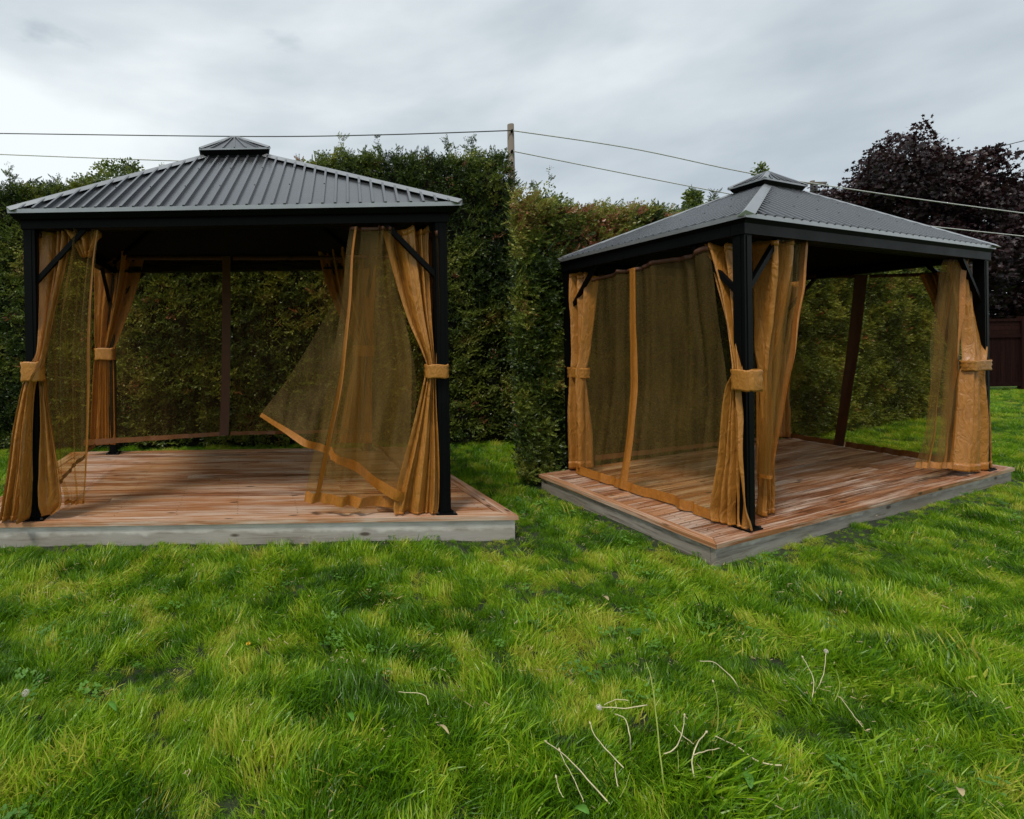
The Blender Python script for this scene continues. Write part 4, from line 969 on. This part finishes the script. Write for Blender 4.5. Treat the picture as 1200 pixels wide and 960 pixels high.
S([(739, 880), (738, 862), (732, 842), (720, 837)], .0030, M_STALK, 'hooked cream stalk bent over at its top', None, z=(.04, .11, .14, .13))
S([(758, 826), (735, 830), (712, 829), (702, 829)], .0030, M_STALK, 'cream stalk lying level with a wilted seed head at its left end', 'fluff', .011, z=(.08, .09))
S([(736, 821), (722, 820), (708, 826)], .0022, M_STALK, 'thin short stalk just above the level lying one', None, z=(.09, .08))
S([(778, 920), (773, 880), (768, 830), (763, 795), (757, 776)], .0042, M_STALKG, 'tallest upright yellow-green stalk in the middle of the dandelion patch', None, z=(.02, .08, .18, .24, .28))
S([(778, 884), (792, 876), (800, 856), (802, 839)], .0028, M_STALK, 'slender cream stalk curving up to the right of the tallest one', 'bud', z=(.04, .12))
S([(813, 872), (800, 862), (790, 850)], .0024, M_STALK, 'short cream stalk crossing the slender curved one', None, z=(.06, .09))
S([(814, 912), (811, 892), (817, 872), (827, 859)], .0034, M_STALK, 'forked cream stalk rising at the right of the dandelion patch', 'bud', z=(.03, .12))
S([(812, 885), (828, 880), (844, 877)], .0026, M_STALK, 'cream side stalk branching level from the forked one', None, z=(.08, .09))
S([(835, 872), (841, 850), (841, 822), (836, 800)], .0030, M_STALKG, 'yellow-green stalk standing above the forked cream one', 'bud', z=(.03, .08, .15, .2))
S([(916, 897), (890, 893), (862, 874), (838, 863)], .0036, M_STALK, 'long cream stalk lying out to the right of the dandelion patch', None, z=(.05, .08))
S([(867, 812), (860, 797), (838, 777), (820, 775)], .0028, M_STALK, 'arched stalk at the top right of the dandelion patch', None, z=(.03, .1, .12, .12))
S([(952, 818), (953, 795), (941, 771)], .0024, M_STALK, 'left one of two thin stalks forming a V on the right lawn', 'bud', z=(.03, .12))
S([(955, 812), (965, 790), (968, 763)], .0024, M_STALK, 'right one of two thin stalks forming a V on the right lawn', 'fluff', .009, z=(.03, .13))
S([(978, 822), (984, 805), (980, 785)], .0024, M_STALKG, 'yellow-green stalk just right of the V of two thin stalks', None, z=(.03, .12))
S([(1011, 852), (1000, 838), (984, 816)], .0022, M_STALK, 'thin cream stalk lying below the V of two thin stalks', None, z=(.05, .07))
S([(1130, 726), (1126, 712), (1126, 702)], .0028, M_STALKG, 'lone pale stalk near the right edge of the lawn', None, z=(.04, .10))
S([(502, 826), (496, 814), (467, 811)], .0026, M_STALK, 'bent cream stalk lying on the lawn below the right end of the left deck', None, z=(.05, .07))
S([(103, 852), (114, 843), (126, 838)], .0022, M_STALKG, 'thin pale stem lying near a broad leaf on the left lawn', None, z=(.05, .07))
S([(263, 770), (268, 762), (274, 753)], .0022, M_STALK, 'short dry stem left of the upright pale stalk', None, z=(.05, .08))
S([(726, 935), (733, 922), (738, 905)], .0022, M_STALKG, 'thin greenish stem by the lower end of the tallest stalk', None, z=(.03, .08))
S([(795, 905), (795, 893), (794, 880)], .0028, M_STALKG, 'stubby ochre stem right of the tallest stalk', None, z=(.03, .08))
S([(625, 876), (623, 862), (620, 852)], .0028, M_STALKG, 'stubby ochre stem at the left rim of the dandelion patch', None, z=(.03, .08))
def blade_leaf(pts, w, mat, label, name='weed_leaf', cat='leaf', z=.06, group='broad leaves lying on the lawn'):
    a, b = on_ground(*pts[0], z), on_ground(*pts[1], z + .02); d = b - a; Ln = d.length; s = Vector((-d.y, d.x, 0)).normalized(); V = []; Fc = []
    n = 9
    for i in range(n):
        f = i / (n - 1); c = a + d * f + Vector((0, 0, .012 * math.sin(f * 3.14))); ww = w * (math.sin(math.pi * (f * .92 + .04)) ** .7) * (1 + .12 * (i % 2))
        V += [c - s * ww + Vector((0, 0, .004)), c, c + s * ww + Vector((0, 0, .004))]
    for i in range(n - 1):
        for k in (0, 1): q = i * 3 + k; Fc.append((q, q + 1, q + 4, q + 3))
    me = bpy.data.meshes.new(name); me.from_pydata([tuple(v - a) for v in V], [], Fc); me.materials.append(mat); me.polygons.foreach_set('use_smooth', [True] * len(Fc))
    o = bpy.data.objects.new(name, me); col.objects.link(o); o.location = a; props(o, label, cat, group)
    md = o.modifiers.new('thick', 'SOLIDIFY'); md.thickness = .0012
blade_leaf([(126, 824), (136, 834)], .011, M_BROADLEAF, 'bright broad green leaf on the left lawn')
blade_leaf([(408, 836), (414, 846)], .012, M_CLOVER if False else M_BROADLEAF, 'pale rounded leaf on the lawn before the left deck')
blade_leaf([(514, 851), (526, 861)], .007, M_DRY, 'small dry tan leaf on the lawn below the left deck')
blade_leaf([(874, 905), (880, 925)], .013, M_BROADLEAF, 'upright green leaf at the right of the dandelion patch')
blade_leaf([(1122, 925), (1128, 934)], .010, M_DRY, 'pale dry leaf near the bottom right of the lawn')
blade_leaf([(672, 948), (690, 955)], .016, M_BROADLEAF, 'broad green leaf at the bottom below the thick cream stalk')
blade_leaf([(706, 700), (713, 704)], .012, M_DRY, 'small pale petal on the lawn left of the corner-on deck')
